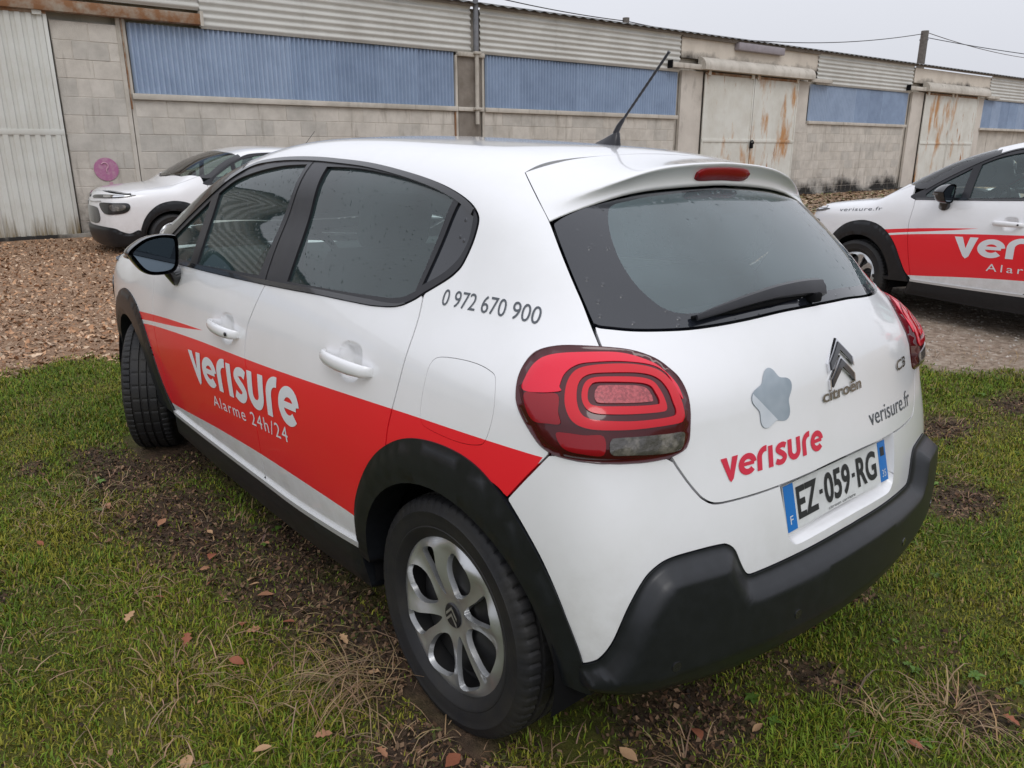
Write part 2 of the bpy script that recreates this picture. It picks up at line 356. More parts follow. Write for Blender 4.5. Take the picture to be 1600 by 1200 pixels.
def panel(name, mode, outline, mats, parent=None, off=0., h=.035, rim=.018, inset=.0023, holes=(), regions=(), offfun=None, mirror=True, step=None):
    """a sheet of bodywork cut to an outline, with its edges turned in; mirror adds the right-hand twin. Returns the objects"""
    s = np.array(SC[mode]); st = step or h*.5
    O = thin(resample(np.asarray(outline, float)*s, st), st*.25)
    if inset: O = thin(inset_poly(O, inset), st*.2)
    H = [thin(resample(np.asarray(q, float)*s, st), st*.25) for q in holes]
    R = [thin(resample(np.asarray(q, float)*s, st), st*.25) for q in regions]
    V2, F, mi = cdt(O, h, H, R)
    offs = off if offfun is None else offfun(V2, O)
    P = lift(mode, V2/s, offs); N = grad(P)
    nn = np.cross(P[F[:, 1]]-P[F[:, 0]], P[F[:, 2]]-P[F[:, 0]]); fl = (nn*N[F[:, 0]]).sum(1) < 0
    F[fl] = F[fl][:, ::-1]
    if offfun is not None:                                         # real normals where the sheet leaves the base surface
        e = .0018; q = []
        for dx_ in ((e, 0), (-e, 0), (0, e), (0, -e)): W2 = V2+np.array(dx_); q.append(lift(mode, W2/s, offfun(W2, O)))
        M_ = np.cross(q[0]-q[1], q[2]-q[3]); M_ /= np.maximum(np.linalg.norm(M_, axis=1, keepdims=True), 1e-12); N = M_*np.sign((M_*N).sum(1, keepdims=True))
    E = {}
    for t, f in enumerate(F):
        for a, b in ((f[0], f[1]), (f[1], f[2]), (f[2], f[0])): E[(a, b)] = t
    bd = [(a, b, t) for (a, b), t in E.items() if (b, a) not in E]
    Va, Fa, Na, Ma = list(P), [tuple(f) for f in F], list(N), list(mi)
    if rim and bd:
        idx = {}
        def rv(i):
            if i not in idx:
                idx[i] = len(Va); Va.append(P[i]); Va.append(P[i]-N[i]*rim); Na.append(None); Na.append(None)
            return idx[i]
        acc = {}
        for a, b, t in bd:
            e = P[b]-P[a]; n = np.cross(e, (N[a]+N[b])); n /= max(np.linalg.norm(n), 1e-12)
            ia, ib = rv(a), rv(b); Fa.append((ib, ia, ia+1, ib+1)); Ma.append(mi[t])
            for q in (ia, ib): acc[q] = acc.get(q, 0)+n
        for q, n in acc.items():
            n = n/max(np.linalg.norm(n), 1e-12); Na[q] = n; Na[q+1] = n
    Va, Na = np.array(Va), np.array(Na); res = [mesh_obj(name, Va, Fa, mats, parent, Ma, Na)]
    if mirror:
        k = np.array([1, -1, 1]); res.append(mesh_obj(name, Va*k, [f[::-1] for f in Fa], mats, parent, Ma, Na*k))
    return res
def sym(half):
    """close a half outline of the tail (degrees first) over the centre line"""
    h = list(half); return h+[(-a, b) for a, b in h[::-1]]
def symx(half):
    h = list(half); return h+[(a, 180-b) for a, b in h[::-1]]

# ------------------------------------------------------------------ lettering
def stroke(pts, wd):
    P = np.array(pts, float); d = np.gradient(P, axis=0); d /= np.linalg.norm(d, axis=1, keepdims=True)+1e-12
    n = np.stack([-d[:, 1], d[:, 0]], 1)*wd/2
    return np.vstack([P+n, (P-n)[::-1]])
def arc(cx_, cy_, r, a0, a1, n=20): return [(cx_+r*math.cos(math.radians(a)), cy_+r*math.sin(math.radians(a))) for a in np.linspace(a0, a1, n)]
def glyphs_logo(word):
    """rounded heavy lower-case letters of the livery, x-height 1"""
    W_ = .27; out = []; x = 0.
    for ch in word:
        if ch == 'v': q = [np.array([(0, 1), (.30, 1), (.47, .40), (.58, 1), (.88, 1), (.62, -.02), (.50, -.14), (.40, -.02)])]; adv = .94
        elif ch == 'e': q = [stroke(arc(.45, .47, .355, 5, 318, 34), W_), np.array([(.15, .40), (.80, .40), (.80, .57), (.15, .57)])]; adv = .98
        elif ch == 'r': q = [np.array([(0, 0), (.27, 0), (.27, .62), (0, .62)]), stroke([(.135, .58)]+arc(.50, .58, .365, 180, 80, 12), W_)]; adv = .66
        elif ch == 'i': q = [np.array([(0, 0), (.27, 0), (.27, 1), (0, 1)])]; adv = .40
        elif ch == 's': q = [stroke(cat([(.70, .80), (.52, .875), (.28, .84), (.18, .70), (.34, .55), (.52, .43), (.62, .28), (.48, .12), (.26, .10), (.06, .19)], 6), .255)]; adv = .84
        elif ch == 'u': q = [stroke([(.135, 1), (.135, .8), (.135, .44)]+arc(.43, .42, .295, 180, 360, 20)+[(.725, .8), (.725, 1)], W_)]; adv = 1.0
        out += [p+np.array([x, 0]) for p in q]; x += adv
    return out, x-.1
def union_mesh(polys, step=.06):
    verts, edges, faces, polys2 = [], [], [], []
    for p in polys:
        p = thin(resample(p, step), step*.2); k = len(verts); n = len(p); verts.extend(p); edges += [(k+i, k+(i+1) % n) for i in range(n)]; polys2.append(p)
    r = delaunay_2d_cdt([Vector((float(v[0]), float(v[1]))) for v in verts], edges, [], 0, 1e-6)
    V = np.array([(v.x, v.y) for v in r[0]]); F = np.array([f for f in r[2] if len(f) == 3]); c = V[F].mean(1); k = np.zeros(len(F), bool)
    for p in polys2: k |= inside(p, c)
    return V, F[k]
_fonts = {}
def font_mesh(txt, spacing=1., step=.12, weight=0.):
    cu = bpy.data.curves.new('lettering', 'FONT'); cu.body = txt; cu.size = 1.; cu.space_character = spacing; cu.resolution_u = 4; cu.offset = weight
    o = bpy.data.objects.new('lettering', cu); COL.objects.link(o)
    me = bpy.data.meshes.new_from_object(o.evaluated_get(bpy.context.evaluated_depsgraph_get()))
    bm = bmesh.new(); bm.from_mesh(me); bmesh.ops.remove_doubles(bm, verts=bm.verts, dist=1e-5)
    bmesh.ops.triangulate(bm, faces=bm.faces)
    for _ in range(3):
        es = [e for e in bm.edges if e.calc_length() > step]
        if not es: break
        bmesh.ops.subdivide_edges(bm, edges=es, cuts=1); bmesh.ops.triangulate(bm, faces=bm.faces)
    bm.verts.index_update(); V = np.array([(v.co.x, v.co.y) for v in bm.verts]); F = np.array([[v.index for v in f.verts] for f in bm.faces]); bm.free()
    bpy.data.objects.remove(o); bpy.data.curves.remove(cu); bpy.data.meshes.remove(me)
    return V, F
def lay_text(name, mode, V, F, box4, m, parent, off=.0014, ybox=None):
    """lay a flat text mesh on the bodywork between four corners: top left, top right, bottom left, bottom right"""
    tl, tr, bl, br = [np.array(q, float) for q in box4]
    lo, hi = V.min(0), V.max(0)
    if ybox: lo[1], hi[1] = ybox
    u = ((V[:, 0]-lo[0])/(hi[0]-lo[0]))[:, None]; v = ((V[:, 1]-lo[1])/(hi[1]-lo[1]))[:, None]
    ab = (bl*(1-u)+br*u)*(1-v)+(tl*(1-u)+tr*u)*v
    xs_ = np.sort(V[F[:, 0], 0]); gaps = [(xs_[i]+xs_[i+1])/2 for i in range(len(xs_)-1) if xs_[i+1]-xs_[i] > .34]
    if gaps and ybox != (0, 1):                                   # each word is a piece of its own
        cx_ = V[F].mean(1)[:, 0]; w_ = np.digitize(cx_, gaps); r_ = None
        for k in range(len(gaps)+1):
            Fk = F[w_ == k]; us = np.unique(Fk); m_ = np.zeros(len(V), int); m_[us] = np.arange(len(us)); Pk = lift(mode, ab[us], off); Nk = grad(Pk); Fk = m_[Fk]
            nn = np.cross(Pk[Fk[:, 1]]-Pk[Fk[:, 0]], Pk[Fk[:, 2]]-Pk[Fk[:, 0]]); fl = (nn*Nk[Fk[:, 0]]).sum(1) < 0; Fk[fl] = Fk[fl][:, ::-1]; r_ = mesh_obj(name, Pk, Fk, m, parent, None, Nk)
        return r_
    P = lift(mode, ab, off); N = grad(P)
    F = F.copy(); nn = np.cross(P[F[:, 1]]-P[F[:, 0]], P[F[:, 2]]-P[F[:, 0]]); fl = (nn*N[F[:, 0]]).sum(1) < 0; F[fl] = F[fl][:, ::-1]
    return mesh_obj(name, P, F, m, parent, None, N)

# ------------------------------------------------------------------ the car (x forward from the rear axle, y left, z up)
LOGO_V, LOGO_F = union_mesh(glyphs_logo('verisure')[0])
def dome(edge, top, base=0.):
    def f(V2, O):
        d = pdist(V2, O)
        t = np.clip(d/edge, 0, 1); return base+top*(1-(1-t)**2)
    return f
def child(objs, parent):
    for o in objs: o.parent = parent
    return objs

WHEELS = {}
def make_wheel():
    """lies on the y axis, outer face towards +y, centre at the origin"""
    if 'w' in WHEELS: return WHEELS['w']
    prof = []                                                      # (y, r) round the tyre, outer side first
    prof += [(.078, .205), (.086, .212), (.0955, .230), (.0970, .232), (.0975, .236), (.0962, .238), (.1005, .256), (.1000, .272), (.1012, .274), (.1010, .277), (.0990, .279), (.0955, .293), (.0885, .3035)]
    tread = [(.083, .3075), (.060, .3115), (.0585, .3045), (.0515, .3045), (.050, .3125), (.022, .3135), (.0205, .3055), (.0125, .3055), (.011, .3140),
             (-.011, .3140), (-.0125, .3055), (-.0205, .3055), (-.022, .3135), (-.050, .3125), (-.0515, .3045), (-.0585, .3045), (-.060, .3115), (-.083, .3075)]
    prof += tread+[(-.0885, .3035), (-.0955, .293), (-.1000, .276), (-.1005, .256), (-.096, .232), (-.086, .212), (-.078, .205)]
    n = 320; V, F = [], []; m = len(prof)
    for i in range(n):
        a = 2*math.pi*i/n; k = i % 5
        for j0, (y, r) in enumerate(prof):
            rr = r; ap = a
            j = j0-6 if j0 >= 11 else -1
            if 7 <= j <= 8 or 23 <= j <= 24: rr -= .0055 if k == 0 else 0          # shoulder slots
            elif 11 <= j <= 12 or 19 <= j <= 20 or 15 <= j <= 16: rr -= .003 if k == 2 and i % 10 < 5 else 0
            elif j in (5, 6, 25, 26): rr -= .003 if k == 0 else 0
            V.append((rr*math.sin(ap), y, rr*math.cos(ap)))
    for i in range(n):
        for j in range(m-1):
            a, b = i*m+j, ((i+1) % n)*m+j; F.append((a, b, b+1, a+1))
    bm = bmesh.new(); vv = [bm.verts.new(v) for v in V]
    for f in F: bm.faces.new([vv[q] for q in f])
    tyre = bm_obj('tyre', bm, RUBBER, None, True, 35)
    # wheel cover: a dished disc with four wide and four narrow openings between eight spokes
    def h(r, th):
        k = np.clip((r-.045)/.13, 0, 1); base = .088-.016*(1-k)**2-.010*np.clip((r-.19)/.018, 0, 1)
        return base+.009*np.sin(8*(th-math.radians(14))+.6)*np.clip((r-.05)/.08, 0, 1)*np.clip((.205-r)/.03, 0, 1)
    holes = []
    for k in range(4):
        a = math.radians(14+90*k); ca, sa = math.cos(a), math.sin(a)
        egg = cat([(.062, 0), (.082, .027), (.116, .047), (.150, .051), (.177, .036), (.185, 0), (.177, -.036), (.150, -.051), (.116, -.047), (.082, -.027)], 5, True)
        holes.append(np.array([(p*ca-q*sa, p*sa+q*ca) for p, q in egg]))
        a += math.radians(45); ca, sa = math.cos(a), math.sin(a)
        wedge = cat([(.054, 0), (.082, .014), (.130, .025), (.170, .037), (.183, .026), (.185, 0), (.183, -.026), (.170, -.037), (.130, -.025), (.082, -.014)], 5, True)
        holes.append(np.array([(p*ca-q*sa, p*sa+q*ca) for p, q in wedge]))
    O = np.array([(.2065*math.cos(t), .2065*math.sin(t)) for t in np.linspace(0, 2*math.pi, 110, endpoint=False)])
    V2, F2, _ = cdt(O, .009, [thin(resample(q, .006), .002) for q in holes])
    hh = h(np.hypot(V2[:, 0], V2[:, 1]), np.arctan2(V2[:, 1], V2[:, 0]))
    P = np.stack([V2[:, 0], hh, V2[:, 1]], 1); nn = np.cross(P[F2[:, 1]]-P[F2[:, 0]], P[F2[:, 2]]-P[F2[:, 0]]); fl = nn[:, 1] < 0; F2[fl] = F2[fl][:, ::-1]
    E = {(f[i], f[(i+1) % 3]) for f in F2 for i in range(3)}; bd = [e for e in E if (e[1], e[0]) not in E]
    Va, Fa, idx = list(P), [tuple(f) for f in F2], {}
    for e in bd:
        for i in e:
            if i not in idx:
                idx[i] = len(Va); r = math.hypot(P[i][0], P[i][2]); q = P[i].copy(); q[1] -= .014 if r < .2 else .012
                c = np.zeros(3)
                if r < .2:
                    k = min(range(8), key=lambda k_: np.hypot(*(holes[k_].mean(0)-P[i][[0, 2]]))); c = np.array([holes[k].mean(0)[0], 0, holes[k].mean(0)[1]])
                    q[[0, 2]] += (c[[0, 2]]-q[[0, 2]])*.07
                Va.append(q)
        Fa.append((e[1], e[0], idx[e[0]], idx[e[1]]))
    bm = bmesh.new(); vv = [bm.verts.new(tuple(v)) for v in Va]
    for f in Fa: bm.faces.new([vv[q] for q in f])
    cover = bm_obj('wheel_cover', bm, SILVER, None, True, 42)
    # the dark steel wheel behind it
    bm = bmesh.new(); rings = [(.204, .070), (.198, .020), (.178, .010), (.165, .042), (.120, .050), (.085, .058), (.05, .045), (.0, .045)]; n = 48; R_ = []
    for r, y in rings: R_.append([bm.verts.new((max(r, 1e-4)*math.cos(2*math.pi*i/n), y, max(r, 1e-4)*math.sin(2*math.pi*i/n))) for i in range(n)])
    for a, b in zip(R_, R_[1:]):
        for i in range(n): bm.faces.new((a[i], a[(i+1) % n], b[(i+1) % n], b[i]))
    bm2 = bm; steel = bm_obj('steel_wheel', bm2, STEEL, None, True, 40)
    bm = bmesh.new(); n = 28
    for r0, r1, y0, y1 in ((.030, .0, .0765, .0785), (.033, .030, .074, .0765)):
        a = [bm.verts.new((r0*math.cos(2*math.pi*i/n), y0, r0*math.sin(2*math.pi*i/n))) for i in range(n)]
        if r1 == 0: bm.faces.new(a[::-1])
        else:
            b = [bm.verts.new((r1*math.cos(2*math.pi*i/n), y1, r1*math.sin(2*math.pi*i/n))) for i in range(n)]
            for i in range(n): bm.faces.new((a[i], b[i], b[(i+1) % n], a[(i+1) % n]))
    cap = bm_obj('centre_cap', bm, SATIN, None, True, 40)
    bm = bmesh.new()
    for dz in (-.014, .004):
        pts = [(-.022, dz-.010), (0, dz+.014), (.022, dz-.010), (.022, dz-.001), (0, dz+.0225), (-.022, dz-.001)]
        vs_ = [bm.verts.new((p, .0795, q)) for p, q in pts]; bm.faces.new(vs_[:3]+vs_[3:])
    chev = bm_obj('cap_badge', bm, SILVER, None, False)
    WHEELS['w'] = (tyre, cover, steel, cap, chev)
    for o in WHEELS['w']: COL.objects.unlink(o)
    return WHEELS['w']
def add_wheel(car, x, y, z, steer=0., spin=0., side=1):
    w_ = empty('wheel', car, (x, y, z)); w_.rotation_euler = (0, spin, math.radians(steer)+(0 if side > 0 else math.pi))
    w_.rotation_mode = 'XYZ'
    for o in make_wheel():
        c = o.copy(); link(c, w_)
    return w_

FRAME_TOP = [(1.985, 22.0), (1.831, 29.7), (1.69, 35.6), (1.53, 40.9), (1.398, 44.4), (1.271, 45.55), (1.132, 46.1), (.956, 46.2), (.804, 45.9), (.66, 45.5), (.557, 44.95), (.455, 44.2), (.361, 43.4), (.274, 42.5), (.214, 41.7), (.164, 40.85), (.127, 40.0), (.104, 39.2)]
FRAME_TIP = [(.104, 39.2), (.087, 38.2), (.079, 36.8), (.078, 33.9), (.087, 30.2), (.101, 28.5), (.119, 27.2), (.15, 25.5), (.183, 23.8)]
FRAME_BOT = [(.183, 23.8), (.204, 22.6), (.232, 21.4), (.26, 20.6), (.295, 20.05), (.344, 19.6), (.394, 19.3), (.514, 18.9), (.648, 18.5), (.801, 17.9), (.973, 17.3), (1.163, 16.75), (1.339, 16.3), (1.504, 15.95), (1.66, 15.7), (1.85, 15.4), (2.04, 15.2)]
FRAME_FRONT = [(2.04, 15.2), (2.09, 16.6), (2.085, 18.2), (1.985, 22.0)]
FGLASS = chain([(1.605, 35.8), (1.491, 39.2), (1.375, 41.2), (1.255, 42.7), (1.134, 43.7), (.994, 44.2)], [(.994, 44.2), (1.005, 37.4), (1.030, 29.8), (1.046, 23.4), (1.056, 18.7)], [(1.056, 18.7), (1.24, 18.1), (1.406, 17.5), (1.592, 16.9)], [(1.592, 16.9), (1.600, 23.5), (1.605, 30.1), (1.605, 35.8)])
FQUART = chain([(1.915, 22.6), (1.806, 27.7), (1.668, 33.9)], [(1.668, 33.9), (1.666, 25.4), (1.660, 17.2)], [(1.660, 17.2), (1.80, 16.9), (1.95, 17.0)], [(1.95, 17.0), (1.965, 18.5), (1.915, 22.6)])
RGLASS = chain([(.857, 43.85), (.736, 44.0), (.636, 43.85), (.536, 43.4), (.437, 42.8), (.348, 42.1), (.262, 41.2), (.219, 40.7), (.185, 40.2)], [(.185, 40.2), (.195, 35.5), (.205, 30.4), (.215, 23.8)], [(.215, 23.8), (.246, 22.5), (.281, 21.8), (.32, 21.4), (.421, 20.85), (.534, 20.35), (.694, 19.75), (.852, 19.2)], [(.852, 19.2), (.853, 27.1), (.853, 35.3), (.857, 43.85)])
QGLASS = chain([(.164, 39.9), (.132, 39.2), (.110, 38.6), (.099, 37.7), (.092, 34.7), (.099, 32.), (.114, 30.), (.143, 27.8), (.198, 25.1)], [(.198, 25.1), (.183, 32.4), (.164, 39.9)])
def th(y, z): return math.degrees(math.atan2(z-.75, y))
def xz(pts):
    """side-view points (x, z) to (x, degrees)"""
    q = lift('sy', pts); return [(float(a), th(float(p[1]), float(b))) for (a, b), p in zip(pts, q)]
HINGE = xz([(2.04, .955), (2.035, .9), (2.04, .79), (2.03, .69), (2.005, .55), (1.98, .42), (1.965, .322)])
SPLIT = [(.99, 17.25)]+xz([(1.024, .924), (1.058, .86), (1.068, .80), (1.066, .748), (1.045, .69), (1.026, .62), (1.017, .54), (1.017, .469), (1.028, .381), (1.040, .318)])
DOOR_REAR = [(.183, 23.8)]+xz([(.166, 1.023), (.160, .964), (.166, .886), (.185, .801), (.197, .75), (.203, .700)])
ARCH_R = xz([(.203, .700), (.25, .635), (.30, .57), (.345, .48), (.372, .42), (.39, .35)])
SILLTOP = xz([(1.965, .322), (1.42, .317), (1.04, .317), (.8, .319), (.55, .335), (.39, .35)])
RED_MAIN = chain([(2.60, -9.2), (2.452, -8.1), (2.078, -4.4), (1.563, -1.75), (1.082, -.2), (.747, 1.1), (.192, 3.6), (-.032, 4.4), (-.31, 5.1)], [(-.31, 5.1), (-.281, 1.4), (-.236, -2.9)], [(-.236, -2.9), (0, -25), (.30, -21.6)], [(.30, -21.6), (.387, -20.6), (.679, -20.7), (1.064, -21.4), (1.496, -23.0), (1.934, -25.3), (2.3, -26.5), (2.6, -26)])
RED_SPEAR = chain([(2.6, -5.2), (2.491, -4.2), (2.169, -1.8), (1.858, 0.), (1.45, 1.6)], [(1.45, 1.6), (1.704, -.6), (2.137, -3.7), (2.444, -6.6), (2.6, -7.6)])
LAMP = cat([(54.61, .9331), (54.63, .9641), (53.99, .9919), (52.63, 1.0154), (50.68, 1.0275), (48.11, 1.033), (44.22, 1.0326), (40.55, 1.0266), (37.46, 1.0113), (35.52, .9908), (34.23, .9704), (33.47, .9436), (33.22, .914), (33.23, .8757), (33.42, .848), (34.15, .834), (36.07, .8250), (38.78, .8237), (42.21, .8279), (45.0, .8310), (47.51, .8326), (49.48, .8362), (51.06, .8491), (52.32, .8697), (53.51, .8932), (54.28, .9138)], 4, True)
HATCH_LOW = [(35.5, .815), (34.81, .797), (33.47, .766), (32.29, .742), (31.18, .724), (29.44, .7095), (26.12, .7060), (21.51, .7062), (17.78, .708), (11.51, .7116), (5.0, .7160), (0, .7170)]
CLAD_TOP = [(45.6, .372), (44.67, .379), (43.74, .391), (43.01, .405), (41.85, .448), (40.48, .527), (38.96, .5837), (37.57, .608), (35.68, .6195), (31.97, .6215), (28.77, .6195), (27.57, .6143), (26.41, .5974), (25.43, .5647), (24.52, .5390), (23.71, .5300), (21.77, .5295), (15.72, .5331), (4.32, .5400), (0, .5405)]
RECESS = [(17.8, .7), (17.34, .6615), (16.61, .6056), (16.16, .5794), (15.15, .5635), (13.69, .5575), (9.1, .5612), (2.98, .5655), (0, .566)]
RG_LEFT = [(53.5, 1.264), (50.66, 1.1995), (47.66, 1.1256), (45.58, 1.0705)]
RG_BOT = [(45.58, 1.0705), (44.7, 1.0662), (43.2, 1.0640), (38.99, 1.0592), (32.04, 1.0572), (26.34, 1.0604), (20.48, 1.066), (11.1, 1.0752), (0, 1.078)]
RG_TOP = [(0, 1.3465), (4.79, 1.346), (20.61, 1.3406), (34.29, 1.3299), (45.78, 1.3069), (51.0, 1.285), (53.5, 1.264)]
RG_IN = [(0, 1.339), (10.7, 1.3369), (29.75, 1.3251), (38.0, 1.3128), (41.6, 1.3048), (42.95, 1.2895), (42.86, 1.2491), (41.38, 1.1942), (38.92, 1.1444), (36.0, 1.108), (34.06, 1.0939), (32.01, 1.0868), (28.63, 1.086), (21.59, 1.0912), (11.4, 1.0997), (0, 1.102)]
SEAM = [(53.87, 1.2674), (50.75, 1.1994), (47.71, 1.1255), (45.68, 1.0693), (44.28, 1.0266)]

def build_car():
    car = empty('car')
    P = lambda *a, **k: panel(*a, parent=car, **k)
    # --- white shell: rear quarters, C-pillars and roof in one sheet
    shell = chain(DOOR_REAR[::-1], FRAME_TIP[::-1], FRAME_TOP[::-1][:15], [FRAME_TOP[3], (1.60, 52.), (1.635, 65), (1.645, 90)])
    back = chain([(.066, 90), (.066, 70), (.076, 60), (.079, 54.3), (.072, 49.65)], [(.072, 49.65), (-.008, 45.4), (-.073, 41.75), (-.143, 36.7), (-.215, 31.2), (-.27, 26.7), (-.318, 23.)], [(-.318, 23.), (-.330, 14.), (-.322, 5.7)], [(-.322, 5.68), (-.301, 3.63), (-.261, 0.), (-.23, -2.9)], [(-.23, -2.9), (-.19, -1.5), (-.10, -.8), (0., -.6), (.09, -1.2), (.15, -2.6), (.203, -3.34)])
    half_f = shell[:]; half_b = back[:]
    full = half_f+[(a, 180-b) for a, b in half_f[::-1][1:]]+[(a, 180-b) for a, b in half_b[::-1][1:-1]]+half_b[:-1]
    redR = [(a, 180-b) for a, b in RED_MAIN]
    fuel = cat([(.073, 5.6), (.070, 10.7), (.064, 13.3), (.036, 14.7), (-.057, 15.4), (-.122, 15.0), (-.149, 13.8), (-.166, 9.6), (-.156, 4.9), (-.13, 3.4), (-.058, 2.7), (.04, 2.9), (.066, 3.7)], 4, True)
    P('body_shell', 'cx', full, [WHITE, RED, RED], h=.038, regions=[RED_MAIN, redR], holes=[fuel], mirror=False)
    fd = P('fuel_flap', 'cx', fuel, [WHITE, RED], h=.03, regions=[RED_MAIN], inset=.0013, mirror=False)
    # --- doors
    fdoor = chain([(2.04, 15.2), (1.85, 15.4), (1.66, 15.7), (1.504, 15.95), (1.339, 16.3), (1.163, 16.75), (.99, 17.25)], SPLIT, SILLTOP[:3][::-1], HINGE[::-1]+[(2.04, 15.2)])
    rdoor = chain([(.99, 17.25)]+FRAME_BOT[:10][::-1], DOOR_REAR, ARCH_R, SILLTOP[2:][::-1], SPLIT[::-1])
    def pocket(cx_, ct): return cat([(cx_-.062, ct-.6), (cx_-.050, ct+2.6), (cx_-.02, ct+3.4), (cx_+.025, ct+3.3), (cx_+.055, ct+2.2), (cx_+.064, ct-.8), (cx_+.05, ct-3.2), (cx_+.01, ct-4.2), (cx_-.04, ct-3.4)], 5, True)
    pk = (pocket(1.225, 5.0), pocket(.400, 8.9))
    doors = []
    for poly, k in ((fdoor, 0), (rdoor, 1)):
        pair_ = panel('door', 'cx', poly, [WHITE, RED, RED], h=.04, regions=[RED_MAIN, RED_SPEAR], holes=[pk[k]], parent=car)
        doors.append(pair_)
        cups = panel('handle_cup', 'cx', pk[k], WHITE, h=.014, inset=0, rim=0, offfun=lambda V2, O: -.030*np.clip(np.sqrt(((V2[:, None]-resample(O, .004)[None])**2).sum(-1)).min(1)/.03, 0, 1)**.8)
        for c, d in zip(cups, pair_): c.parent = d
        x0, x1, tz = ((1.121, 1.354, 4.7), (.285, .527, 8.45))[k]
        for s, d in zip((1, -1), pair_):
            bm = bmesh.new(); c = []
            for u in np.linspace(0, 1, 15):
                x = x0+(x1-x0)*u; q = lift('cx', [(x, tz+(.15 if k == 0 else .05)*(u-.5)*2)])[0]; e = math.sin(math.pi*u)**.35
                c.append((x, q[1]+.004+.030*e, q[2], .012+.008*e))
            rings = []
            for x, y, z, r in c:
                rings.append([bm.verts.new((x, (y+.55*r*math.cos(a))*s, z+r*math.sin(a))) for a in np.linspace(0, 2*math.pi, 12, endpoint=False)])
            for a, b in zip(rings, rings[1:]):
                for i in range(12): bm.faces.new((a[i], a[(i+1) % 12], b[(i+1) % 12], b[i]))
            bm.faces.new(rings[0]); bm.faces.new(rings[-1])
            hd = bm_obj('door_handle', bm, WHITE, d, sharp=60)
            if k == 0 and s > 0:
                lk = bmesh.new(); bmesh.ops.create_cone(lk, cap_ends=True, segments=14, radius1=.007, radius2=.007, depth=.004, matrix=Matrix.Translation((1.150, c[2][1]+.0105, c[2][2]))@Matrix.Rotation(math.pi/2, 4, 'X'))
                bm_obj('lock_cylinder', lk, SATIN, d)
    # --- black window surround with glass let into it
    frame = chain(FRAME_TOP, FRAME_TIP, FRAME_BOT, FRAME_FRONT)
    fr = P('window_surround', 'cx', frame, [SATIN], h=.03, holes=[FGLASS, FQUART, RGLASS, QGLASS], off=.002, rim=.012)
    for poly, m, k in ((FGLASS, GLASS, 0), (RGLASS, GLASS, 1)):
        gl = panel('window_pane', 'cx', poly, m, h=.04, off=-.006, inset=-.004, rim=0, parent=car)
        for o, d in zip(gl, doors[k]): o.parent = d
    P('quarter_pane', 'cx', FQUART, GLASS, h=.04, off=-.006, inset=-.004, rim=0)
    P('quarter_pane', 'cx', QGLASS, FRIT, h=.03, off=-.003, inset=-.003, rim=0)
    seamline = [(.955, 46.3), (.966, 44), (.972, 40), (.985, 34), (1.0, 27), (1.0, 20), (.991, 17.2)]
    sl_ = [(a-.0022, b) for a, b in cat(seamline)]+[(a+.0022, b) for a, b in cat(seamline)[::-1]]
    P('door_gap', 'cx', sl_, DARK, h=.03, off=.0028, inset=0, rim=0, step=.01)
    for edge in ([FRAME_TOP, 1],):                                  # rubber lip along the roof edge
        pts = cat(edge[0]); o_ = [(a, b-.1) for a, b in pts]; i_ = [(a+.002, b-1.15) for a, b in pts]
        P('roof_edge_seal', 'cx', o_+i_[::-1], GLOSSBLACK, h=.03, off=.006, inset=0, rim=.01)
    low = cat(FRAME_BOT[2:]); P('waist_seal', 'cx', low+[(a, b+.15+.85*min(1., i/30)) for i, (a, b) in reversed(list(enumerate(low)))], GLOSSBLACK, h=.03, off=.005, inset=0, rim=.01)
    # --- wheel arches, sills
    def ring(cx_, cz_, outer, a0, a1, rin, n=30):
        o_ = cat(outer); i_ = [(cx_+rin*math.cos(math.radians(a)), cz_+rin*math.sin(math.radians(a))) for a in np.linspace(a1, a0, n)]
        return xz(o_)+xz(i_)
    rear_o = [(.405, .30), (.400, .38), (.372, .49), (.300, .61), (.215, .695), (.105, .752), (-.038, .770), (-.160, .745), (-.275, .66), (-.355, .555), (-.405, .44), (-.425, .36), (-.432, .30)]
    front_o = [(2.10, .30), (2.09, .40), (2.125, .52), (2.20, .645), (2.32, .735), (2.44, .772), (2.56, .772), (2.69, .735), (2.80, .655), (2.88, .55), (2.925, .44), (2.94, .34)]
    front_o = [(a-.105 if a < 2.2 and b < .5 else a, b) for a, b in front_o]
    front_o = [(1.985, .30), (2.03, .38), (2.075, .48), (2.135, .59), (2.215, .68), (2.32, .745), (2.44, .774), (2.56, .772), (2.69, .735), (2.80, .655), (2.88, .55), (2.925, .44), (2.94, .34)]
    arch_off = dome(.03, .010, .004)
    P('arch_cladding', 'cx', ring(0, .30, rear_o, 0, 180, .353), PLASTIC, h=.026, offfun=arch_off, rim=.11, inset=0)
    P('arch_cladding', 'cx', ring(2.525, .30, front_o, 0, 176, .353), PLASTIC, h=.026, offfun=arch_off, rim=.11, inset=0)
    sill = chain([SILLTOP[0]]+SILLTOP[1:], xz([(.39, .35), (.395, .28), (.385, .20)]), xz([(.385, .20), (1.1, .175), (2.02, .20)]), xz([(2.02, .20), (1.99, .27), (1.965, .322)]))
    P('sill_cladding', 'cx', sill, PLASTIC, h=.03, offfun=dome(.04, .014, .003), rim=.05, inset=-.002)
    bright = cat(SILLTOP); P('sill_strip', 'cx', [(a, b+.35) for a, b in bright]+[(a, b-.75) for a, b in bright[::-1]], BRIGHT, h=.03, off=.010, inset=0, rim=.01)
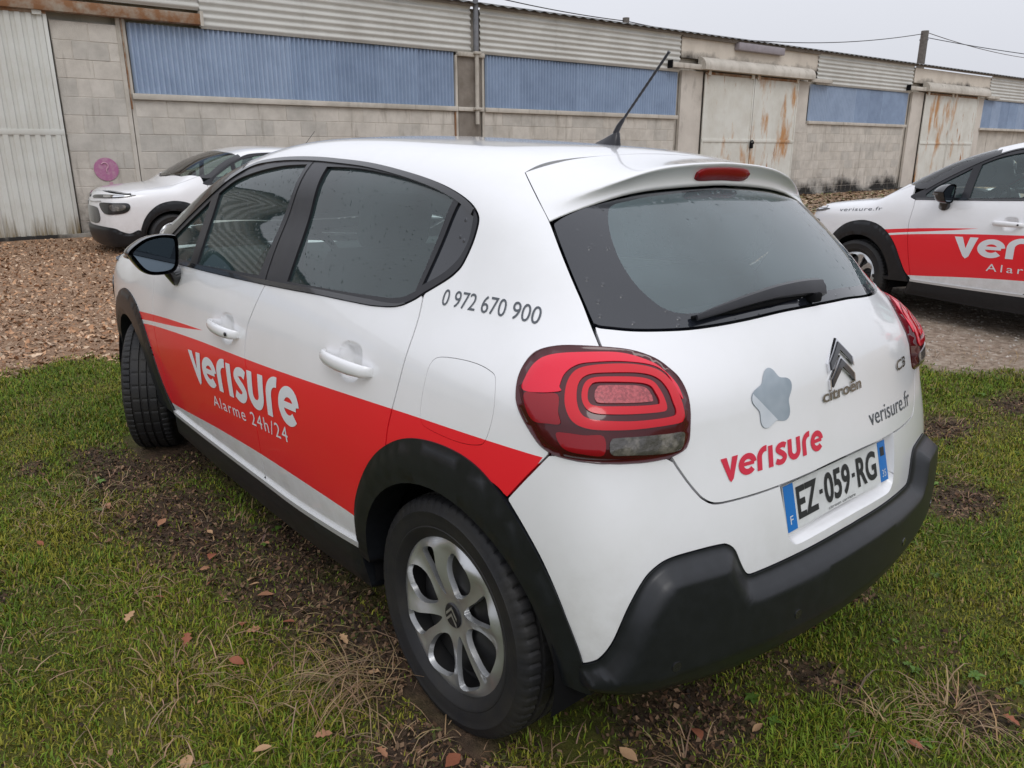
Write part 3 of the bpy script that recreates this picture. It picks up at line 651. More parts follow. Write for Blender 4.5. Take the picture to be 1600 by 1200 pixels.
    for s in (1, -1):                                               # wheel housings
        for xc in (0., 2.53):
            V, F = [], []; n = 26
            for i in range(n):
                a = math.radians(-12+204*i/(n-1)); r = .372
                for y in (.80, .50): V.append((xc+r*math.cos(a), y*s, .30+r*math.sin(a)))
            for i in range(n-1): F.append((2*i, 2*i+1, 2*i+3, 2*i+2))
            k = len(V); V.append((xc, .50*s, .30)); F += [(2*i+1, 2*i+3, k) for i in range(n-1)]
            mesh_obj('wheel_housing', V, F, DARK, car)
    # --- tail
    hatch = sym(chain([(0, 1.078)]+RG_BOT[::-1][1:], [(45.58, 1.0705), (44.25, 1.0266)], [(44.25, 1.0266), (41., .95), (35.5, .815)], HATCH_LOW))
    hatch = thin(np.array(hatch), 1e-4).tolist()
    tail = P('hatch', 'cz', hatch, WHITE, h=.036, mirror=False)[0]
    rg = sym(chain(RG_TOP, RG_LEFT, RG_BOT)); rg = thin(np.array(rg), 1e-4).tolist()
    inn = thin(np.array(sym(cat(RG_IN))), 1e-4).tolist()
    P('rear_window', 'cz', rg, FRIT, h=.036, off=-.002, inset=.003, mirror=False, holes=[inn])
    P('rear_window_pane', 'cz', inn, REARGLASS, h=.036, off=-.002, inset=0, rim=0, mirror=False)
    BSEAM = [(49.93, .8295), (51.14, .8012), (53.29, .7496), (54.96, .7082)]
    ARCHB = [(54.96, .7082), (52.6, .66), (50.2, .60), (48.2, .53), (46.7, .46), (45.6, .372)]
    bump = sym(chain(HATCH_LOW[::-1], [(35.5, .815), (42, .86), (49.93, .8295)], BSEAM, ARCHB, CLAD_TOP)); bump = thin(np.array(bump), 1e-4).tolist()
    rec = thin(np.array(sym(chain([(0, .72), (17.9, .72)], RECESS))), 1e-4).tolist()
    bp = P('bumper', 'cz', bump, WHITE, h=.036, mirror=False, holes=[rec], rim=.02)[0]
    lowp = sym(chain(CLAD_TOP[::-1], [(45.6, .372), (46.4, .33), (45.6, .300)], [(45.6, .300), (36.9, .306), (28.2, .288), (21.4, .288), (10.3, .294), (0, .296)])); lowp = thin(np.array(lowp), 1e-4).tolist()
    def clad_off(V2, O):
        d = pdist(V2, O); t = np.clip(d/.033, 0, 1)
        low_ = np.clip((.375-V2[:, 1])/.09, 0, 1)
        return .004+.038*t-.034*low_
    lb = P('bumper_cladding', 'cz', lowp, [PLASTIC]*4, h=.018, step=.009, mirror=False, offfun=clad_off, rim=.06, inset=0, regions=[(inset_poly(thin(resample(np.asarray(lowp)*np.array(SC['cz']), .009), .003), q)/np.array(SC['cz'])).tolist() for q in (.011, .022, .033)])[0]
    for a in (34.99, 15.94, -15.94, -34.99):
        z = .399 if abs(a) > 20 else .413
        q = lift('cz', [(a, z)], .0412)[0]; n = grad(np.array([q]))[0]
        bm = bmesh.new(); M_ = Matrix.Translation(Vector(q))@Vector(n).to_track_quat('Z', 'Y').to_matrix().to_4x4()
        bmesh.ops.create_cone(bm, cap_ends=True, segments=20, radius1=.0125, radius2=.0115, depth=.005, matrix=M_)
        bm_obj('parking_sensor', bm, GLOSSBLACK, lb, sharp=40)
    # number-plate recess: side walls, floor and back
    rr = [(a, b) for a, b in rec]; A0 = lift('cz', rr); B0 = A0.copy(); B0[:, 0] = -.560+.28*(A0[:, 2]-.586)+.0; B0[:, 1] *= .985; B0[:, 2] = np.where(B0[:, 2] < .6, B0[:, 2]+.010, B0[:, 2])
    n = len(A0); V = np.vstack([A0, B0]); F = [(i, (i+1) % n, n+(i+1) % n, n+i) for i in range(n)]
    bm = bmesh.new(); vv = [bm.verts.new(tuple(v)) for v in V]
    for f in F: bm.faces.new([vv[q] for q in f])
    bm.faces.new(vv[n:][::-1])
    bm_obj('plate_recess', bm, WHITE, bp, sharp=35)
    pl = empty('number_plate', car, (-.5745, 0, .586)); pl.rotation_euler = (0, .27, 0)       # local: y left, z up the plate, outer face -x
    box('plate', (0, 0, .055), (.003, .52, .11), PLATEWHITE, pl)
    for y in (.239, -.239): box('blue_band', (-.0022, y, .055), (.0012, .042, .1095), PLATEBLUE, pl)
    def plate_text(txt, y0, y1, z0, z1, m, wt=0., nm='characters'):
        V, F = font_mesh(txt, 1., 9, wt); lo, hi = V.min(0), V.max(0); u = (V-lo)/(hi-lo)
        Pt = np.stack([np.full(len(V), -.0032), y0+(y1-y0)*u[:, 0], z0+(z1-z0)*u[:, 1]], 1)
        mesh_obj(nm, Pt, [f[::-1] for f in F], m, pl, smooth=False)
    plate_text('EZ', .208, .113, .018, .096, PLATEINK, .026); plate_text('059', .079, -.052, .018, .096, PLATEINK, .026); plate_text('RG', -.090, -.198, .018, .096, PLATEINK, .026)
    for y in (.096, -.071): box('dash', (-.0026, y, .057), (.0012, .014, .010), PLATEINK, pl)
    plate_text('F', .246, .233, .016, .036, PLATEWHITE); plate_text('35', -.228, -.250, .012, .032, PLATEWHITE)
    box('region_crest', (-.0032, -.239, .082), (.0008, .022, .024), PLATEINK, pl)
    plate_text('citroen carriere', .07, -.07, .004, .011, PLATEINK, 0., 'dealer_line')
    # --- roof spoiler with the high brake light
    tt = np.linspace(-1, 1, 61); rows = []
    St = lift('cx', [(.064+.010*abs(t)**1.5-.003*abs(t)**8, 90+40.35*t) for t in tt])
    gx = np.array([p for p in sym(cat(RG_TOP[::-1]))]); gx = gx[np.argsort(gx[:, 0])]
    Gt = lift('cz', [(53.2*(-t), float(np.interp(-53.2*t, gx[:, 0], gx[:, 1]))) for t in tt])
    Gt[:, 2] += .003
    Lt = Gt+np.stack([-.026*(1-abs(tt)**5), 0*tt, .057*(1-abs(tt)**4)+.004], 1)
    for i in range(len(tt)):
        S, G_, L_ = St[i], Gt[i], Lt[i]; d = grad(S[None])[0]; tan = np.array([-1, 0, 0])-d*np.dot([-1, 0, 0], d); tan /= np.linalg.norm(tan); l = np.linalg.norm(L_-S); row = []
        for u in np.linspace(0, .93, 11): row.append(S*(1-u)**2+2*u*(1-u)*(S+tan*l*.5)+u*u*L_)
        c0 = row[-1]; c1 = L_+(G_-L_)*.16
        for u in (.33, .66): row.append(c0*(1-u)**2+2*u*(1-u)*L_+u*u*c1)
        for u in np.linspace(.16, 1, 6): row.append(L_+(G_-L_)*u+np.array([.010*math.sin(math.pi*u), 0, 0]))
        w_ = np.clip((abs(tt[i])-.72)/.28, 0, 1); w_ = w_*w_*(3-2*w_)
        if w_ > 0:                                                 # towards the ends the panel lies on the seam with the body
            A_, B_ = (np.array([St[i][0], 90+40.35*tt[i]]), np.array([-.073, 90+48.25*tt[i]])); k_ = len(row); us = np.linspace(0, 1, k_)
            e_ = cat([(.072, 49.65), (-.008, 45.4), (-.073, 41.75)], 12); e_ = np.array(e_); ei = np.linspace(0, len(e_)-1, k_); ex = np.interp(ei, range(len(e_)), e_[:, 0]); ed = np.interp(ei, range(len(e_)), e_[:, 1])
            sg = 1 if tt[i] > 0 else -1; on = lift('cx', np.stack([ex, 90-sg*(90-ed)*-1 if False else np.where(sg > 0, 180-ed, ed)], 1), .0005)
            row = [p*(1-w_)+q*w_ for p, q in zip(row, on)]
        row.append(row[-1]+np.array([.05, 0, .01])); rows.append(row)
    V = np.array(rows); m_ = V.shape[1]; Vf = V.reshape(-1, 3)
    F = [(i*m_+j, i*m_+j+1, (i+1)*m_+j+1, (i+1)*m_+j) for i in range(len(tt)-1) for j in range(m_-1)]
    bm = bmesh.new(); vv = [bm.verts.new(tuple(v)) for v in Vf]
    for f in F: bm.faces.new([vv[q] for q in f])
    spo = bm_obj('roof_spoiler', bm, WHITE, car)
    ys = np.linspace(-.118, .118, 25); bm = bmesh.new(); rings = []
    order = np.argsort(Gt[:, 1])
    for y in ys:
        G_ = np.array([np.interp(y, Gt[order, 1], Gt[order, k]) for k in range(3)]); L_ = np.array([np.interp(y, Lt[order, 1], Lt[order, k]) for k in range(3)])
        e = (1-abs(y/.121)**8)**.5; mid = G_+(L_-G_)*.47; hv = (L_-G_)*.30*e
        rings.append([bm.verts.new(tuple(mid+hv*k+np.array([o_, 0, 0]))) for k, o_ in ((-1, .03), (-1, .008), (-.75, .003), (.75, .001), (1, .004), (1, .03))])
    for a, b in zip(rings, rings[1:]):
        for i in range(5): bm.faces.new((a[i], a[i+1], b[i+1], b[i]))
    bm.faces.new(rings[0]); bm.faces.new(rings[-1])
    bm_obj('brake_light', bm, LAMPDIM, spo, sharp=50)
    # --- tail lamps
    Lm = np.asarray(LAMP)*np.array(SC['cz']); Lm = resample(Lm, .006)
    def on_lamp(extra):
        def f(V2, O):
            d = pdist(V2, Lm); t = np.clip(d/.028, 0, 1)
            return .002+.018*(1-(1-t)**2)+extra
        return f
    lamps = P('tail_lamp', 'cz', LAMP, LAMPDARK, h=.014, offfun=on_lamp(0.), rim=.03, inset=-.001)
    def lamp_part(name, pts, m, extra, holes=()):
        for o, d in zip(panel(name, 'cz', cat(pts, 5, True), m, h=.012, inset=0, rim=.004, holes=[cat(q, 5, True) for q in holes], offfun=on_lamp(extra), parent=car), lamps): o.parent = d
    r1 = [(48.45, .9513), (48.22, .9811), (47.06, 1.0009), (44.38, 1.0087), (40.69, 1.0078), (37.65, .9967), (35.9, .9763), (34.99, .951), (34.45, .9171), (34.55, .9045), (35.37, .8975), (39.64, .8973), (43.03, .8995), (45.69, .9021), (47.23, .9106), (48.07, .9278)]
    r1i = [(47.13, .9537), (46.97, .9789), (45.91, .9922), (43.67, .9956), (40.02, .9935), (37.77, .9837), (36.52, .9638), (35.91, .9378), (35.6, .9204), (36.18, .9130), (39.65, .9127), (43.05, .9164), (45.61, .9205), (46.65, .9306)]
    r2 = [(46.60, .9558), (46.40, .9760), (45.55, .9868), (43.6, .9895), (40.3, .9872), (38.4, .9790), (37.5, .963), (36.9, .9412), (36.85, .9275), (37.5, .9245), (39.64, .9255), (43.06, .9284), (45.1, .931), (46.1, .9389)]
    r2i = [(45.95, .9600), (45.7, .9745), (44.7, .9812), (40.84, .9792), (38.8, .9724), (38.05, .9576), (37.7, .9436), (38.2, .9385), (42.39, .9414), (45.0, .9429), (45.75, .9482)]
    core = [(45.2, .9605), (45.0, .9700), (44.3, .9758), (40.95, .9740), (39.4, .9690), (38.75, .9587), (38.5, .9472), (38.95, .9444), (42.38, .9464), (44.6, .9478), (45.05, .9515)]
    upper = [(53.45, .9488), (53.5, .9712), (52.6, .9985), (51.0, 1.0150), (48.07, 1.0240), (43.63, 1.0265), (40.65, 1.0210), (37.75, 1.0055), (36.2, .9877), (35.0, .9662), (34.45, .9430), (34.6, .9420), (35.35, .9620), (36.25, .9870), (38.35, 1.0045), (42.17, 1.0130), (45.96, 1.0110), (47.65, 1.0040), (48.75, .9889), (49.15, .9695), (49.2, .9600)]
    lamp_part('lens_panel', upper, LAMPRED, .0024); lamp_part('lens_panel', [(53.3, .9445), (51.3, .9505), (49.25, .9545), (49.05, .9252), (48.75, .9046), (50.1, .9001), (51.7, .8975), (52.7, .9123)], LAMPDIM, .0020)
    lamp_part('light_ring', r1, LAMPBRIGHT, .0030, [r1i]); lamp_part('light_ring', r2, LAMPBRIGHT, .0042, [r2i]); lamp_part('lamp_core', core, LAMPCORE, .0036)
    lamp_part('reflector', [(49.1, .8853), (48.06, .8892), (46.16, .8890), (44.1, .8881), (44.0, .8519), (46.05, .8514), (47.85, .8553), (48.7, .8668)], LAMPDIM, .0022)
    lamp_part('reversing_light', [(43.3, .8789), (42.74, .8840), (39.62, .8822), (36.63, .8795), (34.5, .8770), (34.45, .8567), (34.95, .8409), (37.35, .8410), (40.94, .8476), (43.0, .8510), (43.4, .8658)], LAMPCLEAR, .0022)
    # --- wiper, aerial
    wp = lift('cz', [(30.1, 1.0813), (22, 1.097), (13, 1.110), (5, 1.116), (-1.0, 1.118)], .016)
    wv = empty('rear_wiper', car)
    bm = bmesh.new(); rings = []
    for i, u in enumerate(np.linspace(0, 1, 15)):
        q = np.array([np.interp(u, np.linspace(0, 1, 5), wp[:, k]) for k in range(3)]); q[2] += .012*math.sin(math.pi*u)
        hh = .006+.017*u**.8; n_ = grad(q[None])[0]; up = np.array([0, 0, 1.])-n_*n_[2]; up /= np.linalg.norm(up)
        rings.append([bm.verts.new(tuple(q+up*a*hh+n_*b*(.005+.010*u))) for a, b in ((-1, -.6), (-1, .3), (-.3, .9), (.5, 1), (1, .3), (1, -.6))])
    for a, b in zip(rings, rings[1:]):
        for i in range(6): bm.faces.new((a[i], a[(i+1) % 6], b[(i+1) % 6], b[i]))
    bm.faces.new(rings[0]); bm.faces.new(rings[-1]); bm_obj('wiper_arm', bm, SATIN, wv, sharp=40)
    bl = lift('cz', [(30.6, 1.0795), (22, 1.0880), (13, 1.0975), (4.5, 1.103)], .006)
    tube('wiper_blade', [tuple(p) for p in bl], [.004, .007, .007, .004], DARK, wv, 8)
    q = lift('cz', [(2.2, 1.098)], .010)[0]; box('wiper_pivot', tuple(q), (.03, .034, .024), DARK, wv, .006)
    an = empty('aerial', car, (.30, 0, 1.448)); bm = bmesh.new(); secs = []
    for x, hw, h_ in ((.055, .006, .003), (.03, .017, .014), (0., .021, .026), (-.03, .0215, .040), (-.046, .017, .046), (-.052, .010, .020)):
        secs.append([bm.verts.new((x, hw, -.004)), bm.verts.new((x, hw*.55, h_*.8)), bm.verts.new((x, 0, h_)), bm.verts.new((x, -hw*.55, h_*.8)), bm.verts.new((x, -hw, -.004))])
    for a, b in zip(secs, secs[1:]):
        for i in range(4): bm.faces.new((a[i], a[i+1], b[i+1], b[i]))
    bm.faces.new(secs[0]); bm.faces.new(secs[-1]); bm_obj('aerial_base', bm, SATIN, an, sharp=60)
    mp = [(-.036, 0, .036), (-.048, 0, .058), (-.06, 0, .072)]+[(-.06-.155*u, 0, .072+.178*u) for u in np.linspace(.05, 1, 26)]
    tube('aerial_mast', mp, [.009, .0078, .0062]+[(.0042 if i % 2 else .0034) for i in range(25)]+[.005], SATIN, an, 8)
    # --- badges
    def cz_shape(name, polys, m, h_=.006, par=car):
        V2, F2 = union_mesh([np.array(p, float)*np.array(SC['cz']) for p in polys], .006)
        T = lift('cz', V2/np.array(SC['cz']), h_); Bt = lift('cz', V2/np.array(SC['cz']), -.002); n_ = len(T)
        nn = np.cross(T[F2[:, 1]]-T[F2[:, 0]], T[F2[:, 2]]-T[F2[:, 0]]); fl = (nn*grad(T[F2[:, 0]])).sum(1) < 0; F2[fl] = F2[fl][:, ::-1]
        E_ = {(f[i], f[(i+1) % 3]) for f in F2 for i in range(3)}
        Fs = [tuple(f) for f in F2]+[(b, a, a+n_, b+n_) for a, b in E_ if (b, a) not in E_]
        bm = bmesh.new(); vv = [bm.verts.new(tuple(v)) for v in np.vstack([T, Bt])]
        for f in Fs: bm.faces.new([vv[q] for q in f])
        return bm_obj(name, bm, m, par, sharp=30)
    def chevron(zc, wd, rise, tk, grow=0.): return [(-wd-grow, zc-rise-grow*.01), (0, zc+grow*.012), (wd+grow, zc-rise-grow*.01), (wd+grow, zc-rise-tk-grow*.002), (wd*.62, zc-rise*.62-tk*.92), (0, zc-tk-grow*.004), (-wd*.62, zc-rise*.62-tk*.92), (-wd-grow, zc-rise-tk-grow*.002)]
    bd = empty('chevron_badge', car)
    for zc in (.998, .958):
        cz_shape('chevron', [chevron(zc, 3.9, .046, .024, .25)], CHROME, .006, bd); cz_shape('chevron_inlay', [chevron(zc-.004, 3.5, .042, .019)], GLOSSBLACK, .0085, bd)
    V, F = font_mesh('citroën', 1.0, .3, .02)
    t_ = lay_text('badge_lettering', 'cz', V, F, [(6.3, .8885), (-6.3, .8935), (6.3, .8610), (-6.3, .8660)], DARKCHROME, car, .004)
    V, F = font_mesh('C3', 1.0, .3, .02); lay_text('badge_lettering', 'cz', V, F, [(-22.9, .8885), (-28.1, .8920), (-22.9, .8600), (-28.1, .8620)], DARKCHROME, car, .004)
    # --- bonnet, wings, windscreen, nose
    hood_side = [(2.13, 24.5), (2.3, 20.5), (2.5, 17.5), (2.7, 15.5), (2.88, 13.), (2.99, 11.)]
    wing = chain([(2.04, 15.2), (2.09, 16.6), (2.085, 18.2), (2.10, 24.)], [(2.10, 24.), (2.13, 24.5)], hood_side, xz([(3.0, .82), (2.96, .74), (2.95, .60), (2.93, .45), (2.93, .36)]), xz(front_o[::-1][1:]+[(1.965, .30)]), HINGE[::-1]+[(2.04, 15.2)])
    wing = chain([(2.04, 15.2), (2.09, 16.6), (2.085, 18.2), (2.10, 24.)], [(2.10, 24.), (2.13, 24.5)], hood_side, [hood_side[-1]]+xz([(2.985, .78), (2.96, .66), (2.94, .5), (2.93, .40)]), xz([(2.93, .40), (2.925, .44), (2.88, .55), (2.80, .655), (2.69, .735), (2.56, .772), (2.44, .774), (2.32, .745), (2.215, .68), (2.135, .59), (2.075, .48), (2.02, .38), (1.966, .33)]), HINGE[::-1]+[(2.04, 15.2)])
    P('wing', 'cx', wing, [WHITE, RED, RED], h=.036, regions=[RED_MAIN, RED_SPEAR])
    bon = hood_side+[(3.08, 13), (3.16, 22), (3.25, 50), (3.27, 90)]
    P('bonnet', 'cx', cat(bon)+[(a, 180-b) for a, b in cat(bon)[::-1][1:]]+[(2.30, 150), (2.40, 120), (2.43, 90), (2.40, 60), (2.30, 30)], WHITE, h=.04, mirror=False)
    ws = cat([(1.985, 22.2), (1.831, 29.9), (1.69, 35.8), (1.53, 41.1), (1.60, 52.), (1.635, 65), (1.648, 90)])
    wsb = [(2.40, 90), (2.37, 60), (2.27, 33), (2.11, 23.)]
    P('windscreen', 'cx', ws+[(a, 180-b) for a, b in ws[::-1][1:]]+[(a, 180-b) for a, b in cat(wsb)[::-1]][:-1]+cat(wsb), WINDSCREEN, h=.05, off=-.004, rim=0, mirror=False)
    ap = cat([(2.10, 22.5), (1.985, 22.2), (1.831, 29.9), (1.69, 35.8), (1.53, 41.1), (1.50, 42)])
    P('windscreen_pillar', 'cx', ap+[(a+.02, b+3.6) for a, b in ap[::-1]], GLOSSBLACK, h=.03, off=.001, inset=0, rim=.03)
    P('cowl', 'cx', [(2.28, 28), (2.36, 60), (2.38, 90), (2.36, 120), (2.28, 152), (2.33, 152), (2.42, 120), (2.45, 90), (2.42, 60), (2.33, 28)], SATIN, h=.05, off=-.008, mirror=False, rim=.03)
    nose_top = [(0, .815), (20, .815), (40, .815), (58, .805), (66, .79)]
    nose = sym(chain([(0, .90), (15, .895), (35, .882), (52, .868), (64, .855)], [(64, .855), (65, .66), (63, .52), (60, .41)], [(60, .41), (52, .37), (46, .40), (40, .44), (20, .45), (0, .45)])); nose = thin(np.array(nose), 1e-4).tolist()
    P('front_bumper', 'cf', nose, WHITE, h=.036, mirror=False, off=-.003)
    low = sym(chain([(0, .452), (20, .452), (40, .442), (46, .402), (52, .372), (58, .412), (60, .40)], [(60, .40), (60, .25), (45, .20), (20, .19), (0, .19)])); low = thin(np.array(low), 1e-4).tolist()
    P('bumper_cladding', 'cf', low, PLASTIC, h=.03, mirror=False, offfun=dome(.04, .02, .003), rim=.05, inset=0)
    gr = sym([(0, .70), (14, .70), (21, .68), (24, .60), (23, .52), (16, .48), (0, .48)]); P('grille', 'cf', cat(thin(np.array(gr), 1e-4).tolist(), 4, True), GLOSSBLACK, h=.03, off=.004, mirror=False, rim=.01)
    hl = [(7, .838), (20, .856), (38, .866), (53, .868), (60, .862), (52, .838), (38, .820), (22, .810), (8, .802)]
    HL = P('headlight', 'cf', cat(hl, 5, True), GLOSSBLACK, h=.03, off=.006, rim=.02)
    for o, d in zip(panel('headlight_lens', 'cf', cat([(30, .856), (45, .860), (56, .861), (51, .846), (40, .832), (31, .827)], 5, True), CHROME, h=.02, off=.010, rim=.004, parent=car), HL): o.parent = d
    HL2 = P('fog_lamp', 'cf', cat([(25, .752), (45, .766), (54, .760), (55, .69), (50, .630), (36, .612), (29, .65)], 5, True), GLOSSBLACK, h=.03, off=.006, rim=.02)
    for o, d in zip(panel('fog_lens', 'cf', cat([(40, .742), (51, .746), (52, .690), (47, .662), (41, .668)], 5, True), LAMPCLEAR, h=.02, off=.010, rim=.004, parent=car), HL2): o.parent = d
    strip = [(0, .762), (16, .770), (27, .785), (27, .770), (16, .755), (0, .747)]; P('chrome_bar', 'cf', thin(np.array(sym(strip)), 1e-4).tolist(), CHROME, h=.03, off=.007, mirror=False, rim=.006)
    # --- door mirrors
    for s in (1, -1):
        mo = empty('door_mirror', car); bm = bmesh.new(); rings = []
        prof = [(1.021, 1.039), (.994, 1.065), (.951, 1.089), (.898, 1.099), (.849, 1.095), (.836, 1.079), (.839, 1.007), (.852, .967), (.884, .953), (.94, .953), (.972, .967), (.995, .994), (1.012, 1.021)][::-1]
        prof = cat(prof, 3, True); c = np.mean(prof, 0)
        for x, k in ((1.690, .985), (1.684, 1.0), (1.692, 1.02), (1.715, 1.03), (1.745, .97), (1.770, .82), (1.785, .58), (1.790, .25)):
            rings.append([bm.verts.new((x+.10*(y-.93)*(1 if x < 1.71 else .4)*-1+.0, (c[0]+(y-c[0])*k)*s, c[1]+(z-c[1])*k)) for y, z in prof])
        n_ = len(prof)
        for a, b in zip(rings, rings[1:]):
            for i in range(n_): bm.faces.new((a[i], a[(i+1) % n_], b[(i+1) % n_], b[i]))
        bm.faces.new(rings[-1]); bm_obj('mirror_housing', bm, GLOSSBLACK, mo, sharp=50)
        bm = bmesh.new(); vv = [bm.verts.new((1.689-.10*(y-.93), (c[0]-.003+(y-c[0])*.84)*s, c[1]+(z-c[1])*.84)) for y, z in prof]; bm.faces.new(vv); bm_obj('mirror_glass', bm, MIRROR, mo)
        bm = bmesh.new(); rings = []
        for x, y, z, a_, b_ in ((1.74, .895, .985, .035, .022), (1.75, .872, .955, .040, .026), (1.765, .845, .925, .045, .030), (1.775, .815, .935, .052, .036)):
            rings.append([bm.verts.new((x+a_*math.cos(t), y*s, z+b_*math.sin(t))) for t in np.linspace(0, 2*math.pi, 14, endpoint=False)])
        for a, b in zip(rings, rings[1:]):
            for i in range(14): bm.faces.new((a[i], a[(i+1) % 14], b[(i+1) % 14], b[i]))
        bm.faces.new(rings[0]); bm_obj('mirror_bracket', bm, GLOSSBLACK, mo, sharp=50)
        box('turn_signal', (1.742, 1.006*s, 1.020), (.05, .02, .014), LAMPCLEAR, mo, .005)
    # --- wheels
    for s in (1, -1):
        add_wheel(car, 0., .722*s, .294, 0, math.radians(0) if s > 0 else 0, s)
        add_wheel(car, 2.53, .728*s, .294, 0, .4, s)
    # --- inside
    cab = empty('cabin', car)
    panel('headlining', 'cx', [(.12, 46), (.3, 50), (1.5, 50), (1.58, 90), (1.5, 130), (.3, 130), (.12, 134), (.10, 90)], LINER, cab, off=-.03, h=.08, rim=0, mirror=False)
    panel('door_lining', 'cx', chain(xz([(1.98, .96), (1.0, .98), (.28, 1.0)]), xz([(.28, 1.0), (.25, .80), (.42, .45), (.50, .30)]), xz([(.5, .30), (1.2, .28), (1.9, .30), (1.98, .96)])), TRIM, cab, off=-.05, h=.06, rim=0)
    panel('hatch_lining', 'cz', sym([(0, 1.05), (35, 1.04), (42, 1.0), (42, .55), (0, .55)])[:-1], TRIM, cab, off=-.045, h=.06, rim=0, mirror=False)
    panel('quarter_lining', 'cx', chain(xz([(.24, 1.0), (.2, .8), (-.2, .85), (-.24, 1.0)]) + [(-.1, 38), (.03, 47), (.09, 38), (.11, 29)]), TRIM, cab, off=-.03, h=.05, rim=0)
    box('floor', (1.15, 0, .27), (2.9, 1.10, .10), DARK, cab); box('floor', (1.22, 0, .27), (1.45, 1.50, .08), DARK, cab)
    box('rear_floor', (-.27, 0, .33), (.46, 1.10, .16), DARK, cab, .03)
    box('parcel_shelf', (-.12, 0, .955), (.42, 1.06, .03), TRIM, cab, .01)
    box('engine_bay', (2.75, 0, .52), (.75, 1.0, .55), DARK, cab, .05)
    def seat(x, y, wd, rake=16, bench=False):
        st_ = empty('seat', car, (x, y, 0)); R_ = Matrix.Rotation(math.radians(-rake), 4, 'Y')
        box('cushion', (.20, 0, .50), (.50, wd, .20), SEATCLOTH, st_, .05)
        box('backrest', (-.10, 0, .82), (.15, wd*.96, .58), SEATCLOTH, st_, .055, R_)
        for yy in ((0,) if not bench else (-.38, .38)):
            box('headrest', (-.20, yy, 1.19), (.10, .27, .19), SEATCLOTH, st_, .045, R_)
            for k in (-.05, .05): tube('headrest_post', [(-.16, yy+k, 1.05), (-.19, yy+k, 1.14)], .006, CHROME, st_, 6)
    seat(1.12, .36, .50); seat(1.12, -.36, .50); seat(.30, 0, 1.16, 20, True)
    bm = bmesh.new(); pr = [(2.33, .93), (2.05, 1.0), (1.86, .985), (1.80, .90), (1.84, .78), (1.90, .60), (2.33, .60)]; sd = [[bm.verts.new((x, y, z)) for x, z in pr] for y in (-.70, -.3, .3, .70)]
    for a, b in zip(sd, sd[1:]):
        for i in range(len(pr)): bm.faces.new((a[i], a[(i+1) % len(pr)], b[(i+1) % len(pr)], b[i]))
    bm.faces.new(sd[0]); bm.faces.new(sd[-1]); bm_obj('dashboard', bm, TRIM, cab, sharp=60)
    bm = bmesh.new(); c0 = Vector((1.68, .36, .93)); R_ = Matrix.Rotation(math.radians(64), 3, 'Y'); pts = [c0+R_@Vector((.18*math.cos(a), .18*math.sin(a), 0)) for a in np.linspace(0, 2*math.pi, 33)]
    tube_bm(bm, pts, .015, 8, False)
    for a in (0, 2.4, -2.4): tube_bm(bm, [c0, c0+R_@Vector((.18*math.cos(a+math.pi), .18*math.sin(a+math.pi), 0))], .018, 6)
    bm_obj('steering_wheel', bm, DARK, cab)
    # --- livery on the body
    tv = empty('livery', car)
    lay_text('lettering', 'cx', LOGO_V, LOGO_F, [(1.613, -5.2), (.672, -.6), (1.588, -12.3), (.672, -9.2)], FILMWHITE, tv, ybox=(0, 1))
    V, F = font_mesh('Alarme 24h/24', 1.18, .2); lay_text('lettering', 'cx', V, F, [(1.406, -13.6), (.772, -10.2), (1.400, -16.4), (.766, -13.6)], FILMWHITE, tv, ybox=(0, .73))
    V, F = font_mesh('0 972 670 900', 1.0, .3); V[:, 0] += .20*V[:, 1]; lay_text('lettering', 'cx', V, F, [(.118, 25.5), (-.166, 26.9), (.106, 22.7), (-.184, 23.9)], FILMGREY, tv)
    lay_text('lettering', 'cz', LOGO_V, LOGO_F, [(28.5, .798), (6.9, .806), (28.5, .752), (6.9, .757)], FILMPINK, tv, ybox=(0, 1))
    V, F = font_mesh('verisure.fr', 1.02, .3); lay_text('lettering', 'cz', V, F, [(-8.2, .806), (-28.9, .794), (-8.6, .7605), (-28.6, .7455)], FILMGREY, tv, ybox=(0, .73))
    star = []
    for i in range(60):
        a = 2*math.pi*i/60; r = .0575+.0085*math.cos(5*(a-math.radians(97)))
        star.append((18.2+math.degrees(r*math.cos(a)/.90)*-1*1.10, .901+r*1.02*math.sin(a)))
    V2, F2, _ = cdt(thin(resample(np.array(star)*np.array(SC['cz']), .006), .002), .010)
    def lay_poly(V2, F2, m, off):
        T = lift('cz', V2/np.array(SC['cz']), off); N = grad(T); F2 = F2.copy(); nn = np.cross(T[F2[:, 1]]-T[F2[:, 0]], T[F2[:, 2]]-T[F2[:, 0]]); fl = (nn*N[F2[:, 0]]).sum(1) < 0; F2[fl] = F2[fl][:, ::-1]
        mesh_obj('star_sticker', T, F2, m, tv, None, N)
    lay_poly(V2, F2, STARFILM, .0012)
    pale = [(a, b) for a, b in star if 1]; cz0 = np.array((18.2, .901))
    cut = [(a, b) for a, b in star if (b-.925) < .55*((a-21.5)*-.0148) + .0 or False]
    pale = [tuple(cz0+(np.array(p)-cz0)*.985) for p in star]; pale = [p for p in pale if (p[1]-.922) < -(22.5-p[0])*.0135]
    if len(pale) > 8:
        arcp = cat([pale[-1], (18.0, .884), pale[0]], 8) if False else []
        V2, F2, _ = cdt(thin(resample(np.array(pale)*np.array(SC['cz']), .006), .002), .010); lay_poly(V2, F2, STARPALE, .0022)
    return car

